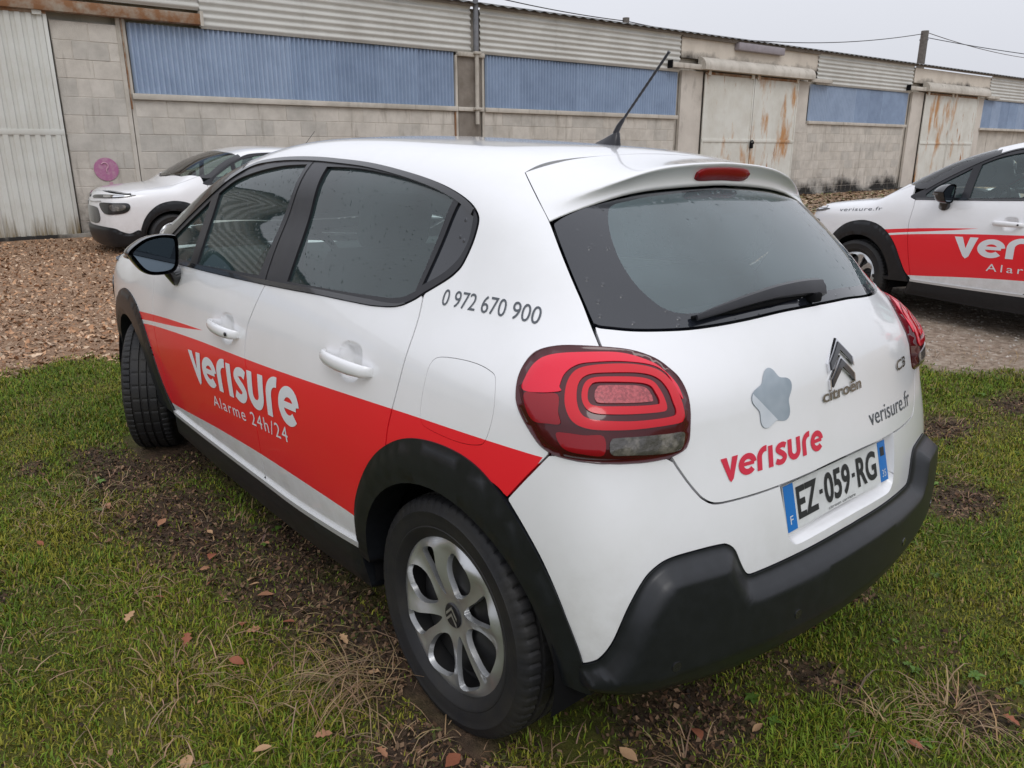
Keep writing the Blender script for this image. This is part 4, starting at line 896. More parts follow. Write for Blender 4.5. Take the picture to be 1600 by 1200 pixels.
# ------------------------------------------------------------------ ground
RC = basis(-.72160876, -.28372048, .02648272)                      # the camera seen from the car: the car leans with the slope
MCAR = RW.T @ RC
nx, ny = MCAR[0, 2]/MCAR[2, 2], MCAR[1, 2]/MCAR[2, 2]
AZ = math.radians(-93.14); TD = np.array([math.cos(AZ), math.sin(AZ)]); ND = np.array([math.cos(AZ+math.pi/2), math.sin(AZ+math.pi/2)]); WALLD = 13.8
EDGE = np.array([(4.2, 40.), (4.25, 6.), (4.33, 1.2), (4.5, .75), (4.0, -.6), (2.6, -2.2), (1.2, -3.25), (.75, -3.56), (.25, -3.68), (0., -3.80), (-2., -4.8), (-8., -9.), (-40, -30)])
def vnoise(x, y, s, seed=0):
    x = np.asarray(x)*s+seed*17.3; y = np.asarray(y)*s-seed*9.1; xi, yi = np.floor(x), np.floor(y); fx, fy = x-xi, y-yi
    fx, fy = fx*fx*(3-2*fx), fy*fy*(3-2*fy)
    def h(a, b): q = np.sin(a*127.1+b*311.7+seed*74.7)*43758.5453; return q-np.floor(q)
    return (h(xi, yi)*(1-fx)+h(xi+1, yi)*fx)*(1-fy)+(h(xi, yi+1)*(1-fx)+h(xi+1, yi+1)*fx)*fy
def fbm(x, y, s, seed=0, o=4): return sum(vnoise(x, y, s*2**k, seed+k)*.5**(k+1) for k in range(o))/(1-.5**o)
def zone(x, y):
    """signed distance past the edge of the grass (positive = gravel, leaves and mud)"""
    d = np.full(np.shape(x), 1e9); sgn = np.ones(np.shape(x))
    for a, b in zip(EDGE, EDGE[1:]):
        e = b-a; t = np.clip(((x-a[0])*e[0]+(y-a[1])*e[1])/(e@e), 0, 1); q = np.hypot(x-a[0]-t*e[0], y-a[1]-t*e[1])
        s = (x-a[0])*(-e[1])+(y-a[1])*e[0]; k = q < d; d = np.where(k, q, d); sgn = np.where(k, np.sign(s), sgn)
    return d*sgn
def height(x, y, fine=True):
    x, y = np.asarray(x, float), np.asarray(y, float)
    plane = -(nx*x+ny*y)*1.0
    r = np.hypot(np.maximum(np.abs(x-1.2)-2.0, 0), np.maximum(np.abs(y)-1.2, 0)); t = np.clip(r/3.2, 0, 1); t = t*t*(3-2*t)
    dw = WALLD-((x-CAM[0])*ND[0]+(y-CAM[1])*ND[1]); far = .08+.12*np.clip(1-dw/6., 0, 1)
    far = np.where(x < -2, .03, far)
    z = plane*(1-t)+far*t-.006
    if fine: z = z+.020*(fbm(x, y, 1.1, 3)-.5)*np.clip(r/.5+.3, 0, 1)+.012*(fbm(x, y, 6., 5)-.5)
    return z
DIRT = [(1.5, .93, .85, .26), (.75, .84, .8, .22), (2.2, .98, .5, .22), (1.65, .95, .55, .35), (1.1, .72, .5, .28), (2.45, 1.05, .28, .16), (2.5, 1.32, .16, .10), (.5, .82, .35, .2), (-.05, .92, .28, .22), (.3, .8, .6, .25), (-.32, -1.75, .22, .3), (-.54, -.1, .16, .14), (-.9, -.32, .12, .14), (-.42, .35, .2, .3), (-.35, -.62, .13, .16),
        (.05, -2.6, .2, .35), (1.1, 0, 1.75, 1.0), (2.3, .75, .5, .3), (-.1, -3.2, .2, .3), (1.35, 1.62, .10, .06)]
def dirt(x, y):
    v = np.zeros(np.shape(x))
    for cx_, cy_, rx, ry in DIRT: v = np.maximum(v, np.exp(-(((x-cx_)/rx)**2+((y-cy_)/ry)**2)*1.1))
    return np.clip((v-.28)*1.7+(fbm(x, y, 5., 9)-.5)*.9+(fbm(x, y, 18., 4)-.5)*.5, 0, 1)
def make_ground():
    xs = np.unique(np.concatenate([np.linspace(-240, -6, 14), np.linspace(-6, -1.6, 24), np.arange(-1.6, 6.0, .04), np.arange(6.0, 13.2, .10), np.linspace(13.2, 16, 8), np.linspace(16, 500, 20)]).round(4))
    ys = np.unique(np.concatenate([np.linspace(-500, -40, 14), np.linspace(-40, -9, 30), np.arange(-9, -5, .10), np.arange(-5, 2.6, .04), np.arange(2.6, 8, .15), np.linspace(8, 300, 18)]).round(4))
    X, Y = np.meshgrid(xs, ys, indexing='ij'); Z = height(X, Y); n, m = X.shape
    me = bpy.data.meshes.new('ground'); V = np.stack([X, Y, Z], -1).reshape(-1, 3); i = np.arange(n*m).reshape(n, m)
    Fq = np.stack([i[:-1, :-1], i[1:, :-1], i[1:, 1:], i[:-1, 1:]], -1).reshape(-1, 4)
    me.vertices.add(len(V)); me.vertices.foreach_set('co', V.astype(np.float32).ravel()); me.loops.add(Fq.size); me.loops.foreach_set('vertex_index', Fq.astype(np.int32).ravel())
    me.polygons.add(len(Fq)); me.polygons.foreach_set('loop_start', np.arange(0, Fq.size, 4, dtype=np.int32)); me.polygons.foreach_set('use_smooth', np.ones(len(Fq), bool))
    me.update(); me.validate()
    zn = zone(X, Y); a = me.attributes.new('gravel', 'FLOAT', 'POINT'); a.data.foreach_set('value', np.clip(zn/.25+.5+(fbm(X, Y, 3, 2)-.5)*1.6, 0, 1).astype(np.float32).ravel())
    a = me.attributes.new('bare', 'FLOAT', 'POINT'); a.data.foreach_set('value', dirt(X, Y).astype(np.float32).ravel())
    mud = np.clip((-(Y+2.2)/1.2), 0, 1)*np.clip((10-X)/2, 0, 1); a = me.attributes.new('mud', 'FLOAT', 'POINT'); a.data.foreach_set('value', mud.astype(np.float32).ravel())
    m_ = bpy.data.materials.new('ground_soil'); m_.use_nodes = True; t = m_.node_tree; b = t.nodes['Principled BSDF']; N = t.nodes.new; K = t.links.new
    co = N('ShaderNodeTexCoord')
    def noise(s, d=6, r=.6):
        q = N('ShaderNodeTexNoise'); q.inputs['Scale'].default_value = s; q.inputs['Detail'].default_value = d; q.inputs['Roughness'].default_value = r; K(co.outputs['Object'], q.inputs['Vector']); return q.outputs['Fac']
    def ramp(f, *st):
        q = N('ShaderNodeValToRGB'); e = q.color_ramp.elements
        while len(e) < len(st): e.new(.5)
        for el, (p, c) in zip(e, st): el.position = p; el.color = (*c, 1)
        K(f, q.inputs[0]); return q.outputs[0]
    def mixc(f, a_, b_):
        q = N('ShaderNodeMix'); q.data_type = 'RGBA'; K(f, q.inputs['Factor']); K(a_, q.inputs['A']); K(b_, q.inputs['B']); return q.outputs['Result']
    def attr(nm): q = N('ShaderNodeAttribute'); q.attribute_name = nm; return q.outputs['Fac']
    moss = ramp(noise(9.), (.3, (.045, .052, .008)), (.5, (.085, .095, .012)), (.7, (.125, .100, .028)))
    soil = ramp(noise(24., 8, .7), (.3, (.024, .016, .010)), (.5, (.072, .045, .028)), (.72, (.14, .088, .055)))
    grav = ramp(noise(60., 8, .75), (.28, (.13, .072, .042)), (.46, (.26, .16, .098)), (.62, (.37, .24, .155)), (.78, (.48, .36, .26)))
    mudc = ramp(noise(16., 9, .72), (.30, (.13, .092, .064)), (.46, (.28, .215, .16)), (.58, (.40, .325, .255)), (.72, (.60, .55, .49)))
    c = mixc(attr('bare'), moss, soil); gm = mixc(attr('mud'), grav, mudc); K(mixc(attr('gravel'), c, gm), b.inputs['Base Color'])
    b.inputs['Roughness'].default_value = .85; b.inputs['Specular IOR Level'].default_value = .3
    bp = N('ShaderNodeBump'); bp.inputs['Strength'].default_value = .9; bp.inputs['Distance'].default_value = .02; K(noise(45., 9, .72), bp.inputs['Height']); K(bp.outputs[0], b.inputs['Normal'])
    me.materials.append(m_); o = link(bpy.data.objects.new('ground', me)); return tag(o, 'grass, leaf litter and muddy gravel ground of the yard', None, None, 'structure')
make_ground()

def soup(name, V, C_, nv, label, cat_, rough=.7, twoside=True, spec=.25, faces=None):
    """one mesh of many small separate faces with a colour for each; V (n, nv, 3), C_ (n, 3)"""
    n = len(V); me = bpy.data.meshes.new(name); V_ = V.reshape(-1, 3)
    me.vertices.add(len(V_)); me.vertices.foreach_set('co', V_.astype(np.float32).ravel())
    if faces is None: fa = np.arange(n*nv).reshape(n, nv); k = nv
    else: fa = (np.arange(n)[:, None, None]*nv+faces[None]).reshape(-1, faces.shape[1]); k = faces.shape[1]
    me.loops.add(fa.size); me.loops.foreach_set('vertex_index', fa.astype(np.int32).ravel()); me.polygons.add(len(fa)); me.polygons.foreach_set('loop_start', np.arange(0, fa.size, k, dtype=np.int32))
    me.update()
    a = me.attributes.new('tone', 'FLOAT_COLOR', 'POINT'); cc = np.ones((n, nv, 4), np.float32); cc[..., :3] = C_[:, None, :]; a.data.foreach_set('color', cc.ravel())
    m_ = bpy.data.materials.new(name); m_.use_nodes = True; t = m_.node_tree; b = t.nodes['Principled BSDF']; q = t.nodes.new('ShaderNodeAttribute'); q.attribute_name = 'tone'
    t.links.new(q.outputs['Color'], b.inputs['Base Color']); b.inputs['Roughness'].default_value = rough; b.inputs['Specular IOR Level'].default_value = spec
    me.materials.append(m_); o = link(bpy.data.objects.new(name, me)); return tag(o, label, cat_, None, 'stuff')
def ground_normal_ok(x, y): return True
def in_view(x, y, z=0.03, pad=.06):
    q = (np.stack([x, y, np.full_like(x, z)], -1)-CAM)@RW.T
    u = q[:, 0]/q[:, 2]*1200/800; v = q[:, 1]/q[:, 2]*1200/600
    return (q[:, 2] > .3) & (np.abs(u) < 1+pad) & (v > -1-pad*1.5) & (v < 1)
def scatter(n, power=1.0, rmax=9., rmin=.6):
    """points on the ground seen by the camera, denser near it"""
    out = []; tot = 0
    while tot < n:
        k = n*3; az = RNG.uniform(-math.radians(62), math.radians(62), k)-.71337; r = rmin+(rmax-rmin)*RNG.uniform(0, 1, k)**(1/power)
        x = CAM[0]+r*np.cos(az); y = CAM[1]+r*np.sin(az); s = in_view(x, y); out.append(np.stack([x[s], y[s]], 1)); tot += s.sum()
    return np.concatenate(out)[:n]
def margin(n, x0, x1, y0, y1):
    """points of the same cover beyond the edges of the view"""
    x = RNG.uniform(x0, x1, n); y = RNG.uniform(y0, y1, n); k = ~in_view(x, y); return np.stack([x[k], y[k]], 1)
def under_car(x, y): return (x > -.36) & (x < 3.1) & (np.abs(y) < .70)
def wheel_spot(x, y): return ((np.abs(x) < .17) & (np.abs(np.abs(y)-.73) < .12)) | ((np.abs(x-2.5) < .2) & (np.abs(np.abs(y)-.73) < .16))
def make_grass():
    P = np.concatenate([scatter(500000, 1.25, 8.2), margin(230000, -3.2, 4.8, -5.2, 5.0)]); x, y = P[:, 0], P[:, 1]; zn = zone(x, y)+(fbm(x, y, 3, 2)-.5)*.5+(fbm(x, y, 9, 12)-.5)*.35+RNG.normal(0, .06, len(x)); d = dirt(x, y)
    keep = (zn < .02) & (RNG.uniform(0, 1, len(x)) > d*.86) & ~wheel_spot(x, y) & ~(under_car(x, y) & (RNG.uniform(0, 1, len(x)) < .8))
    x, y, d = x[keep], y[keep], d[keep]; n = len(x); tuft = fbm(x, y, 7., 21); big = fbm(x, y, 1.3, 33); r = np.hypot(x-CAM[0], y-CAM[1])
    L_ = (.010+.032*np.clip(tuft-.25, 0, .6)+.03*np.clip(fbm(x, y, 2.4, 88)-.62, 0, .3))*RNG.uniform(.5, 1.5, n)*(1-.4*d)*(1+.05*r); w_ = RNG.uniform(.0011, .0026, n)*(1+.10*np.maximum(r-1.5, 0)); az = RNG.uniform(0, 2*math.pi, n)+2*fbm(x, y, 4., 6); lean = RNG.uniform(.25, 1.5, n)
    z = height(x, y)-.003; B = np.stack([x, y, z], 1); dx = np.stack([np.cos(az), np.sin(az), 0*az], 1); sd = np.stack([-np.sin(az), np.cos(az), 0*az], 1)
    mid = B+dx*(L_*.35*np.sin(lean))[:, None]+np.array([0, 0, 1.])*(L_*.62*np.cos(lean*.6))[:, None]; tip = B+dx*(L_*np.sin(lean))[:, None]+np.array([0, 0, 1.])*(L_*np.cos(lean)*.95+.004)[:, None]
    V = np.stack([B-sd*w_[:, None], B+sd*w_[:, None], mid+sd*w_[:, None]*.8, tip, mid-sd*w_[:, None]*.8], 1)
    f = np.array([(0, 1, 2), (0, 2, 4), (4, 2, 3)])
    green = np.array([.150, .215, .014]); deep = np.array([.080, .140, .009]); yel = np.array([.270, .225, .028]); straw = np.array([.27, .185, .085])
    k = RNG.uniform(0, 1, n); t = np.clip(big*1.5-.3+RNG.normal(0, .16, n), 0, 1)[:, None]
    C_ = deep*(1-t)+green*t; ye = np.clip(fbm(x, y, 2.2, 50)*2.4-1.0, 0, 1); C_ = np.where((k < .22+.55*ye)[:, None], C_*.35+yel*.65, C_); br = np.clip(fbm(x, y, 3.1, 71)*2.6-1.1, 0, 1); C_ = np.where((k > .955-.15*d-.24*br)[:, None], straw*np.where(RNG.uniform(0, 1, n) < .5, .5, 1.)[:, None], C_)
    C_ = C_*RNG.uniform(.65, 1.35, n)[:, None]
    soup('grass', V, C_, 5, 'short mossy green grass growing round the parked car', 'grass', .6, faces=f)
make_grass()
def make_dry():
    """bleached dry stalks: a big tussock by the rear wheel and thin patches elsewhere"""
    spots = [(.27, .90, .16, 210, .22), (.36, .98, .20, 130, .18), (.62, 1.30, .22, 160, .10), (1.9, 1.35, .30, 240, .09), (2.05, 1.15, .3, 200, .08), (1.15, 1.25, .2, 160, .08), (.25, 1.55, .18, 150, .11), (.95, 1.65, .2, 110, .08), (-.85, -.25, .10, 170, .13), (-.75, -.05, .14, 150, .11), (-.5, .45, .10, 60, .10), (-.1, -1.9, .3, 170, .11), (.2, -2.6, .3, 170, .12), (.35, -3.9, .5, 220, .13), (1.3, .9, .35, 200, .07), (.72, .95, .3, 150, .07), (-.05, 1.02, .2, 130, .08), (-.3, .75, .2, 100, .08), (-.2, -1.3, .3, 130, .09)]
    Vs, Cs = [], []
    for cx_, cy_, sp, n, ln in spots:
        n = int(n*.55); x = RNG.normal(cx_, sp*.45, n); y = RNG.normal(cy_, sp*.45, n); az = np.arctan2(y-cy_, x-cx_)+RNG.normal(0, .9, n); l = ln*RNG.uniform(.4, 1.3, n); z = height(x, y)
        w_ = RNG.uniform(.0009, .0019, n); dx = np.stack([np.cos(az), np.sin(az), 0*az], 1); sd = np.stack([-np.sin(az), np.cos(az), 0*az], 1)*w_[:, None]; B = np.stack([x, y, z], 1); up = np.array([0, 0, 1.]); pts = []
        hh = RNG.uniform(.05, .42, n)
        if ln > .15: az[:] = RNG.normal(1.7, 1.0, n); hh *= .8; dx = np.stack([np.cos(az), np.sin(az), 0*az], 1); sd = np.stack([-np.sin(az), np.cos(az), 0*az], 1)*w_[:, None]
        for u in (0, .33, .66, 1.): pts.append(B+dx*(l*u*(.5+.5*u))[:, None]+up*(l*hh*math.sin(math.pi*min(u*.85, .9)))[:, None]+up*.004)
        V = np.stack([pts[0]-sd, pts[0]+sd, pts[1]+sd, pts[1]-sd, pts[2]+sd*.8, pts[2]-sd*.8, pts[3]], 1); Vs.append(V)
        Cs.append(np.array([.30, .205, .115])*RNG.uniform(.5, 1.25, n)[:, None]*np.array([1, 1, 1])+RNG.normal(0, .012, (n, 3)))
    f = np.array([(0, 1, 2), (0, 2, 3), (3, 2, 4), (3, 4, 5), (5, 4, 6)])
    soup('dry_grass', np.concatenate(Vs), np.clip(np.concatenate(Cs), .02, 1), 7, 'bleached dry grass stalks in tufts among the green', 'dry grass', .7, faces=f)
make_dry()
def make_litter():
    """leaf litter and pebbles on the far side of the grass, crumbs of soil and leaf on the bare earth"""
    f = np.array([(0, 1, 2), (0, 2, 3)])
    az = RNG.uniform(-math.radians(40), math.radians(40), 400000)-.71337; r = RNG.uniform(4.5, 19, 400000)**1.0; x = CAM[0]+r*np.cos(az); y = CAM[1]+r*np.sin(az); dw = WALLD-((x-CAM[0])*ND[0]+(y-CAM[1])*ND[1])
    k = in_view(x, y) & (zone(x, y)+(fbm(x, y, 3, 2)-.5)*.5 > -.05) & (dw > .3) & (x > 2.6); x, y = x[k][:85000], y[k][:85000]; Q = margin(90000, 3.2, 13.0, -8., 9.); dq = WALLD-((Q[:, 0]-CAM[0])*ND[0]+(Q[:, 1]-CAM[1])*ND[1]); Q = Q[(zone(Q[:, 0], Q[:, 1])+(fbm(Q[:, 0], Q[:, 1], 3, 2)-.5)*.5 > -.05) & (dq > .3)]; x, y = np.concatenate([x, Q[:, 0]]), np.concatenate([y, Q[:, 1]]); n = len(x)
    def flakes(x, y, s, pal, tilt=.5, lift_=.006):
        n = len(x); a = RNG.uniform(0, 2*math.pi, n); u = np.stack([np.cos(a), np.sin(a), RNG.normal(0, tilt, n)], 1)*s[:, None]; v = np.stack([-np.sin(a), np.cos(a), RNG.normal(0, tilt, n)], 1)*(s*RNG.uniform(.4, .75, n))[:, None]
        c = np.stack([x, y, height(x, y)+lift_*RNG.uniform(.3, 1.6, n)], 1); V = np.stack([c-u, c-v*.9+u*.1, c+u, c+v+u*.1], 1); pal = np.array(pal); C_ = pal[RNG.integers(0, len(pal), n)]*RNG.uniform(.6, 1.3, n)[:, None]; return V, C_
    V, C_ = flakes(x, y, RNG.uniform(.007, .022, n)*RNG.choice([.7, 1., 1.5], n), [(.46, .27, .155), (.37, .20, .11), (.50, .325, .20), (.25, .135, .075), (.56, .415, .29), (.44, .30, .20), (.34, .235, .165), (.41, .225, .12)])
    n2 = 60000; az = RNG.uniform(-math.radians(32), math.radians(10), n2)-.71337; r = RNG.uniform(10, 42, n2); x2 = CAM[0]+r*np.cos(az); y2 = CAM[1]+r*np.sin(az); dw = WALLD-((x2-CAM[0])*ND[0]+(y2-CAM[1])*ND[1]); k = in_view(x2, y2) & (dw > .2) & (dw < 8) & (y2 < -6); x2, y2 = x2[k], y2[k]; V2, C2 = flakes(x2, y2, RNG.uniform(.03, .09, len(x2)), [(.36, .25, .16), (.26, .17, .10), (.44, .34, .24), (.20, .14, .09), (.14, .15, .06)], .3); V = np.concatenate([V, V2]); C_ = np.concatenate([C_, C2])
    soup('leaf_litter', V, C_, 4, 'brown leaf litter and gravel carpet before the warehouse', 'leaf litter', .75, faces=f)
    P = scatter(200000, 1.2, 6.5); d = dirt(P[:, 0], P[:, 1]); k = (RNG.uniform(0, 1, len(P)) < d*.75+.02) & (zone(P[:, 0], P[:, 1]) < 0) & ~wheel_spot(P[:, 0], P[:, 1]); x, y = P[k, 0], P[k, 1]
    V, C_ = flakes(x, y, RNG.uniform(.002, .012, len(x)), [(.10, .058, .034), (.05, .032, .02), (.16, .09, .052), (.028, .02, .014), (.22, .14, .085), (.06, .065, .02)], .6, .004)
    soup('soil_crumbs', V, C_, 4, 'crumbs of dark soil and rotted leaf on bare earth', 'soil', .85, faces=f)
    # pebbles on the muddy track to the right
    n = 26000; x = RNG.uniform(-2.5, 8, n); y = RNG.uniform(-11, -2.6, n); k = in_view(x, y) & (zone(x, y) > .0); x, y = x[k], y[k]; n = len(x); s = RNG.uniform(.004, .017, n)
    oc = np.array([(1, 0, 0), (0, 1, 0), (-1, 0, 0), (0, -1, 0), (0, 0, .55), (0, 0, -.5)]); fo = np.array([(0, 1, 4), (1, 2, 4), (2, 3, 4), (3, 0, 4), (1, 0, 5), (2, 1, 5), (3, 2, 5), (0, 3, 5)])
    V = oc[None]*s[:, None, None]*RNG.uniform(.6, 1.4, (n, 6, 1)); a = RNG.uniform(0, 6.28, n); ca, sa = np.cos(a), np.sin(a)
    V = np.stack([V[..., 0]*ca[:, None]-V[..., 1]*sa[:, None], V[..., 0]*sa[:, None]+V[..., 1]*ca[:, None], V[..., 2]], -1)+np.stack([x, y, height(x, y)], -1)[:, None]
    pal = np.array([(.34, .28, .22), (.42, .37, .31), (.24, .18, .13), (.50, .46, .41), (.18, .135, .10)]); C_ = pal[RNG.integers(0, 5, n)]*RNG.uniform(.7, 1.2, n)[:, None]
    soup('gravel', V, C_, 6, 'pale wet pebbles pressed into the muddy track', 'gravel', .5, faces=fo)
make_litter()
LEAFM = [mat('dead_leaf_%s' % n, c, .7, spec=.25, noise=(60., c2, .4, .65, 5)) for n, c, c2 in (('tan', (.38, .20, .11), (.26, .12, .07)), ('russet', (.30, .11, .06), (.20, .07, .04)), ('pale', (.46, .30, .17), (.34, .19, .10)))]
def make_leaves():
    shapes = []
    for v in range(3):
        half = [(0, .0), (.12, .10), (.30, .24), (.55, .30), (.78, .19), (1., 0)] if v != 1 else [(0, 0), (.10, .05), (.22, .22), (.34, .12), (.50, .30), (.62, .14), (.80, .17), (1., 0)]
        V = [(x, 0, .10*math.sin(3*x+v)) for x, _ in half]; k = len(half); V += [(x+.02*v, y, .10*math.sin(3*x+v)+.22*y*(1+.5*v)) for x, y in half[1:-1]]; V += [(x, -y*.9, .10*math.sin(3*x+v)+.30*y) for x, y in half[1:-1]]
        F = []
        for s, o in ((0, k), (1, k+k-2)):
            up = [0]+[o+i for i in range(k-2)]+[k-1]
            for i in range(k-1):
                q = [i, i+1, up[i+1], up[i]]; q = [a for j, a in enumerate(q) if a not in q[:j]]; F.append(q if s else q[::-1])
        V.append((-.28, .01, .03)); V.append((-.28, -.015, .03)); F.append((0, len(V)-2, len(V)-1))
        shapes.append((V, F))
    spots = [(.93, .96), (.83, .97), (.66, 1.03), (1.03, 1.23), (.77, 1.21), (.93, 1.34), (1.16, .80), (.52, 1.14), (.90, .93), (.48, .86), (1.68, 1.44), (1.82, 1.16), (2.4, .80), (.01, 1.02), (-.15, .93), (.18, 1.26), (-.43, .56), (-.43, -.62), (.14, 1.12), (1.11, 1.02), (.28, 1.38), (1.2, .97), (.62, .94), (1.54, 1.06), (-.44, .36), (-.94, -.33), (-.86, -.03), (.71, 1.07), (.36, 1.60), (.44, 1.30), (1.35, .92), (1.45, .95), (1.0, 1.07), (.25, .86), (-.22, 1.0), (-.55, .2), (.12, 1.5)]
    protos = {}
    for i, (x, y) in enumerate(spots):
        v = RNG.integers(0, 3); c = int(RNG.integers(0, 3))
        if (v, c) not in protos:
            me = bpy.data.meshes.new('fallen_leaf'); me.from_pydata(shapes[v][0], [], shapes[v][1]); me.materials.append(LEAFM[c]); me.polygons.foreach_set('use_smooth', np.ones(len(me.polygons), bool)); protos[(v, c)] = me
        o = link(bpy.data.objects.new('fallen_leaf', protos[(v, c)])); s = RNG.uniform(.034, .060); o.scale = (s, s, s); o.location = (x, y, float(height(x, y))+.016)
        o.rotation_euler = (RNG.normal(0, .25), RNG.normal(0, .2), RNG.uniform(0, 6.28))
        nm = ('tan', 'russet', 'pale')[c]; sh = ('oval', 'lobed', 'broad')[v]; tag(o, 'small %s %s dead leaf lying on the grass' % (nm, sh), 'leaf', '%s %s dead leaves on the grass' % (nm, sh))
make_leaves()
def make_weeds():
    """low rosettes of broad leaves among the grass"""
    Vs, Cs = [], []
    P = scatter(900, 1.2, 6.0); k = (zone(P[:, 0], P[:, 1]) < -.1) & ~wheel_spot(P[:, 0], P[:, 1]) & ~under_car(P[:, 0], P[:, 1]) & (fbm(P[:, 0], P[:, 1], 2., 44) > .52); P = P[k][:90]
    for x, y in P:
        z = float(height(x, y)); n = int(RNG.integers(4, 9)); s = RNG.uniform(.010, .024); a0 = RNG.uniform(0, 6.28); tone = np.array([.075, .135, .022])*RNG.uniform(.7, 1.4)
        for i in range(n):
            a = a0+6.283*i/n+RNG.normal(0, .2); l = s*RNG.uniform(.7, 1.3); w_ = l*RNG.uniform(.28, .45); d = np.array([math.cos(a), math.sin(a), 0]); q = np.array([-math.sin(a), math.cos(a), 0]); up = np.array([0, 0, 1.]); b = np.array([x, y, z+.006])
            Vs.append([b, b+d*l*.5-q*w_*.9+up*l*.34, b+d*l*.55+up*l*.26, b+d*l*.5+q*w_*.9+up*l*.34, b+d*l-q*w_*.3+up*l*.24, b+d*l*1.08+up*l*.16, b+d*l+q*w_*.3+up*l*.24]); Cs.append(tone*RNG.uniform(.8, 1.2))
    soup('weeds', np.array(Vs), np.array(Cs), 7, 'low broad-leaved weeds scattered through the grass', 'weeds', .5, faces=np.array([(0, 1, 2), (0, 2, 3), (1, 4, 2), (4, 5, 2), (2, 5, 6), (2, 6, 3)]))
make_weeds()

# ------------------------------------------------------------------ the long warehouse (x along the wall, y into it, z up)
CONC = mat('weathered_concrete', (.56, .52, .46), .9, spec=.2, noise=(1.7, (.38, .35, .30), .40, .72, 9), bump=(70., .4, .01))
CONCD = mat('dark_concrete_panel', (.25, .22, .19), .9, spec=.2, noise=(3., (.165, .14, .115), .4, .7, 8), bump=(60., .4, .01))
RENDERT = mat('grimy_cream_render', (.64, .58, .50), .9, spec=.2, noise=(1.3, (.50, .445, .38), .42, .74, 9), bump=(90., .25, .006))
RENDER_ = mat('cream_render', (.60, .555, .495), .9, spec=.2, noise=(1.3, (.46, .42, .37), .42, .74, 9), bump=(90., .25, .006))
PALE = mat('pale_corrugated_sheet', (.58, .575, .54), .6, spec=.3, noise=(1.2, (.46, .45, .415), .4, .75, 8))
BLUE = mat('blue_translucent_sheet', (.285, .365, .50), .5, spec=.35, noise=(2.2, (.225, .295, .415), .40, .72, 7))
BLUES = [BLUE, mat('faded_blue_sheet', (.325, .405, .535), .5, spec=.35, noise=(2.2, (.26, .33, .45), .40, .72, 7)), mat('deep_blue_sheet', (.26, .335, .465), .5, spec=.35, noise=(2.2, (.205, .27, .385), .40, .72, 7))]
GATE = mat('grey_gate_paint', (.66, .655, .60), .6, spec=.3, noise=(1.6, (.54, .515, .45), .4, .75, 8))
GATEL = mat('pale_gate_paint', (.62, .625, .585), .6, spec=.3, noise=(1.6, (.52, .51, .46), .4, .75, 8))
RUST = mat('rusty_steel', (.24, .12, .06), .85, spec=.2, noise=(6., (.34, .29, .23), .42, .66, 8))
ZINC = mat('zinc_downpipe', (.20, .205, .22), .5, metal=.3, noise=(5., (.13, .13, .14), .4, .7, 6))
ROOFM = mat('dark_roof_sheet', (.085, .085, .085), .8, noise=(3., (.13, .125, .115), .4, .7, 7))
WOOD = mat('weathered_pole_wood', (.16, .145, .13), .85, noise=(8., (.10, .09, .08), .4, .7, 6))
PINK = mat('faded_pink_sign_paint', (.40, .15, .28), .7, noise=(16., (.47, .27, .35), .45, .7, 6))
PINKP = mat('pale_sign_mark', (.52, .30, .38), .7)
LILAC = mat('lilac_grey_panel', (.30, .27, .29), .6, noise=(5., (.24, .215, .23), .4, .7, 5))
def stain(m, dark, scale, axis_lo, axis_hi, thr=.45, wide=.2, stretch=(1, 1, 1), space='Object'):
    """stains and rust with a shape of their own laid over a material's colour, within a band of heights"""
    t = m.node_tree; b = t.nodes['Principled BSDF']; N = t.nodes.new; K = t.links.new
    co = N('ShaderNodeTexCoord'); mp = N('ShaderNodeMapping'); mp.inputs['Scale'].default_value = stretch; n = N('ShaderNodeTexNoise'); n.inputs['Scale'].default_value = scale; n.inputs['Detail'].default_value = 8; n.inputs['Roughness'].default_value = .65
    ge = N('ShaderNodeNewGeometry'); K(ge.outputs['Position'], mp.inputs[0]); K(mp.outputs[0], n.inputs['Vector']); sp = N('ShaderNodeSeparateXYZ'); K(ge.outputs['Position'], sp.inputs[0])
    zr = N('ShaderNodeMapRange'); zr.inputs['From Min'].default_value = axis_hi; zr.inputs['From Max'].default_value = axis_lo; K(sp.outputs['Z'], zr.inputs['Value'])
    ad = N('ShaderNodeMath'); ad.operation = 'MULTIPLY_ADD'; K(zr.outputs[0], ad.inputs[0]); ad.inputs[1].default_value = .55; K(n.outputs['Fac'], ad.inputs[2])
    r = N('ShaderNodeMapRange'); r.inputs['From Min'].default_value = thr; r.inputs['From Max'].default_value = thr+wide; K(ad.outputs[0], r.inputs['Value'])
    x = N('ShaderNodeMix'); x.data_type = 'RGBA'; x.inputs['B'].default_value = (*dark, 1); K(r.outputs[0], x.inputs['Factor'])
    src = b.inputs['Base Color'].links[0].from_socket if b.inputs['Base Color'].links else None
    if src: K(src, x.inputs['A'])
    else: x.inputs['A'].default_value = b.inputs['Base Color'].default_value
    K(x.outputs['Result'], b.inputs['Base Color'])
stain(GATE, (.46, .24, .10), 1.1, -9, -8, .545, .10, (1.5, 1.5, .45)); stain(GATE, (.33, .14, .045), 2.2, -9, -8, .60, .06, (1.8, 1.8, .35)); stain(GATE, (.17, .14, .08), 9., .1, 1.0, .84, .2, (1, 1, .12))
stain(GATEL, (.34, .17, .08), 2.6, -9, -8, .655, .05, (1.6, 1.6, .4)); stain(GATEL, (.20, .155, .085), 9., .1, .85, .80, .25, (1, 1, .10))
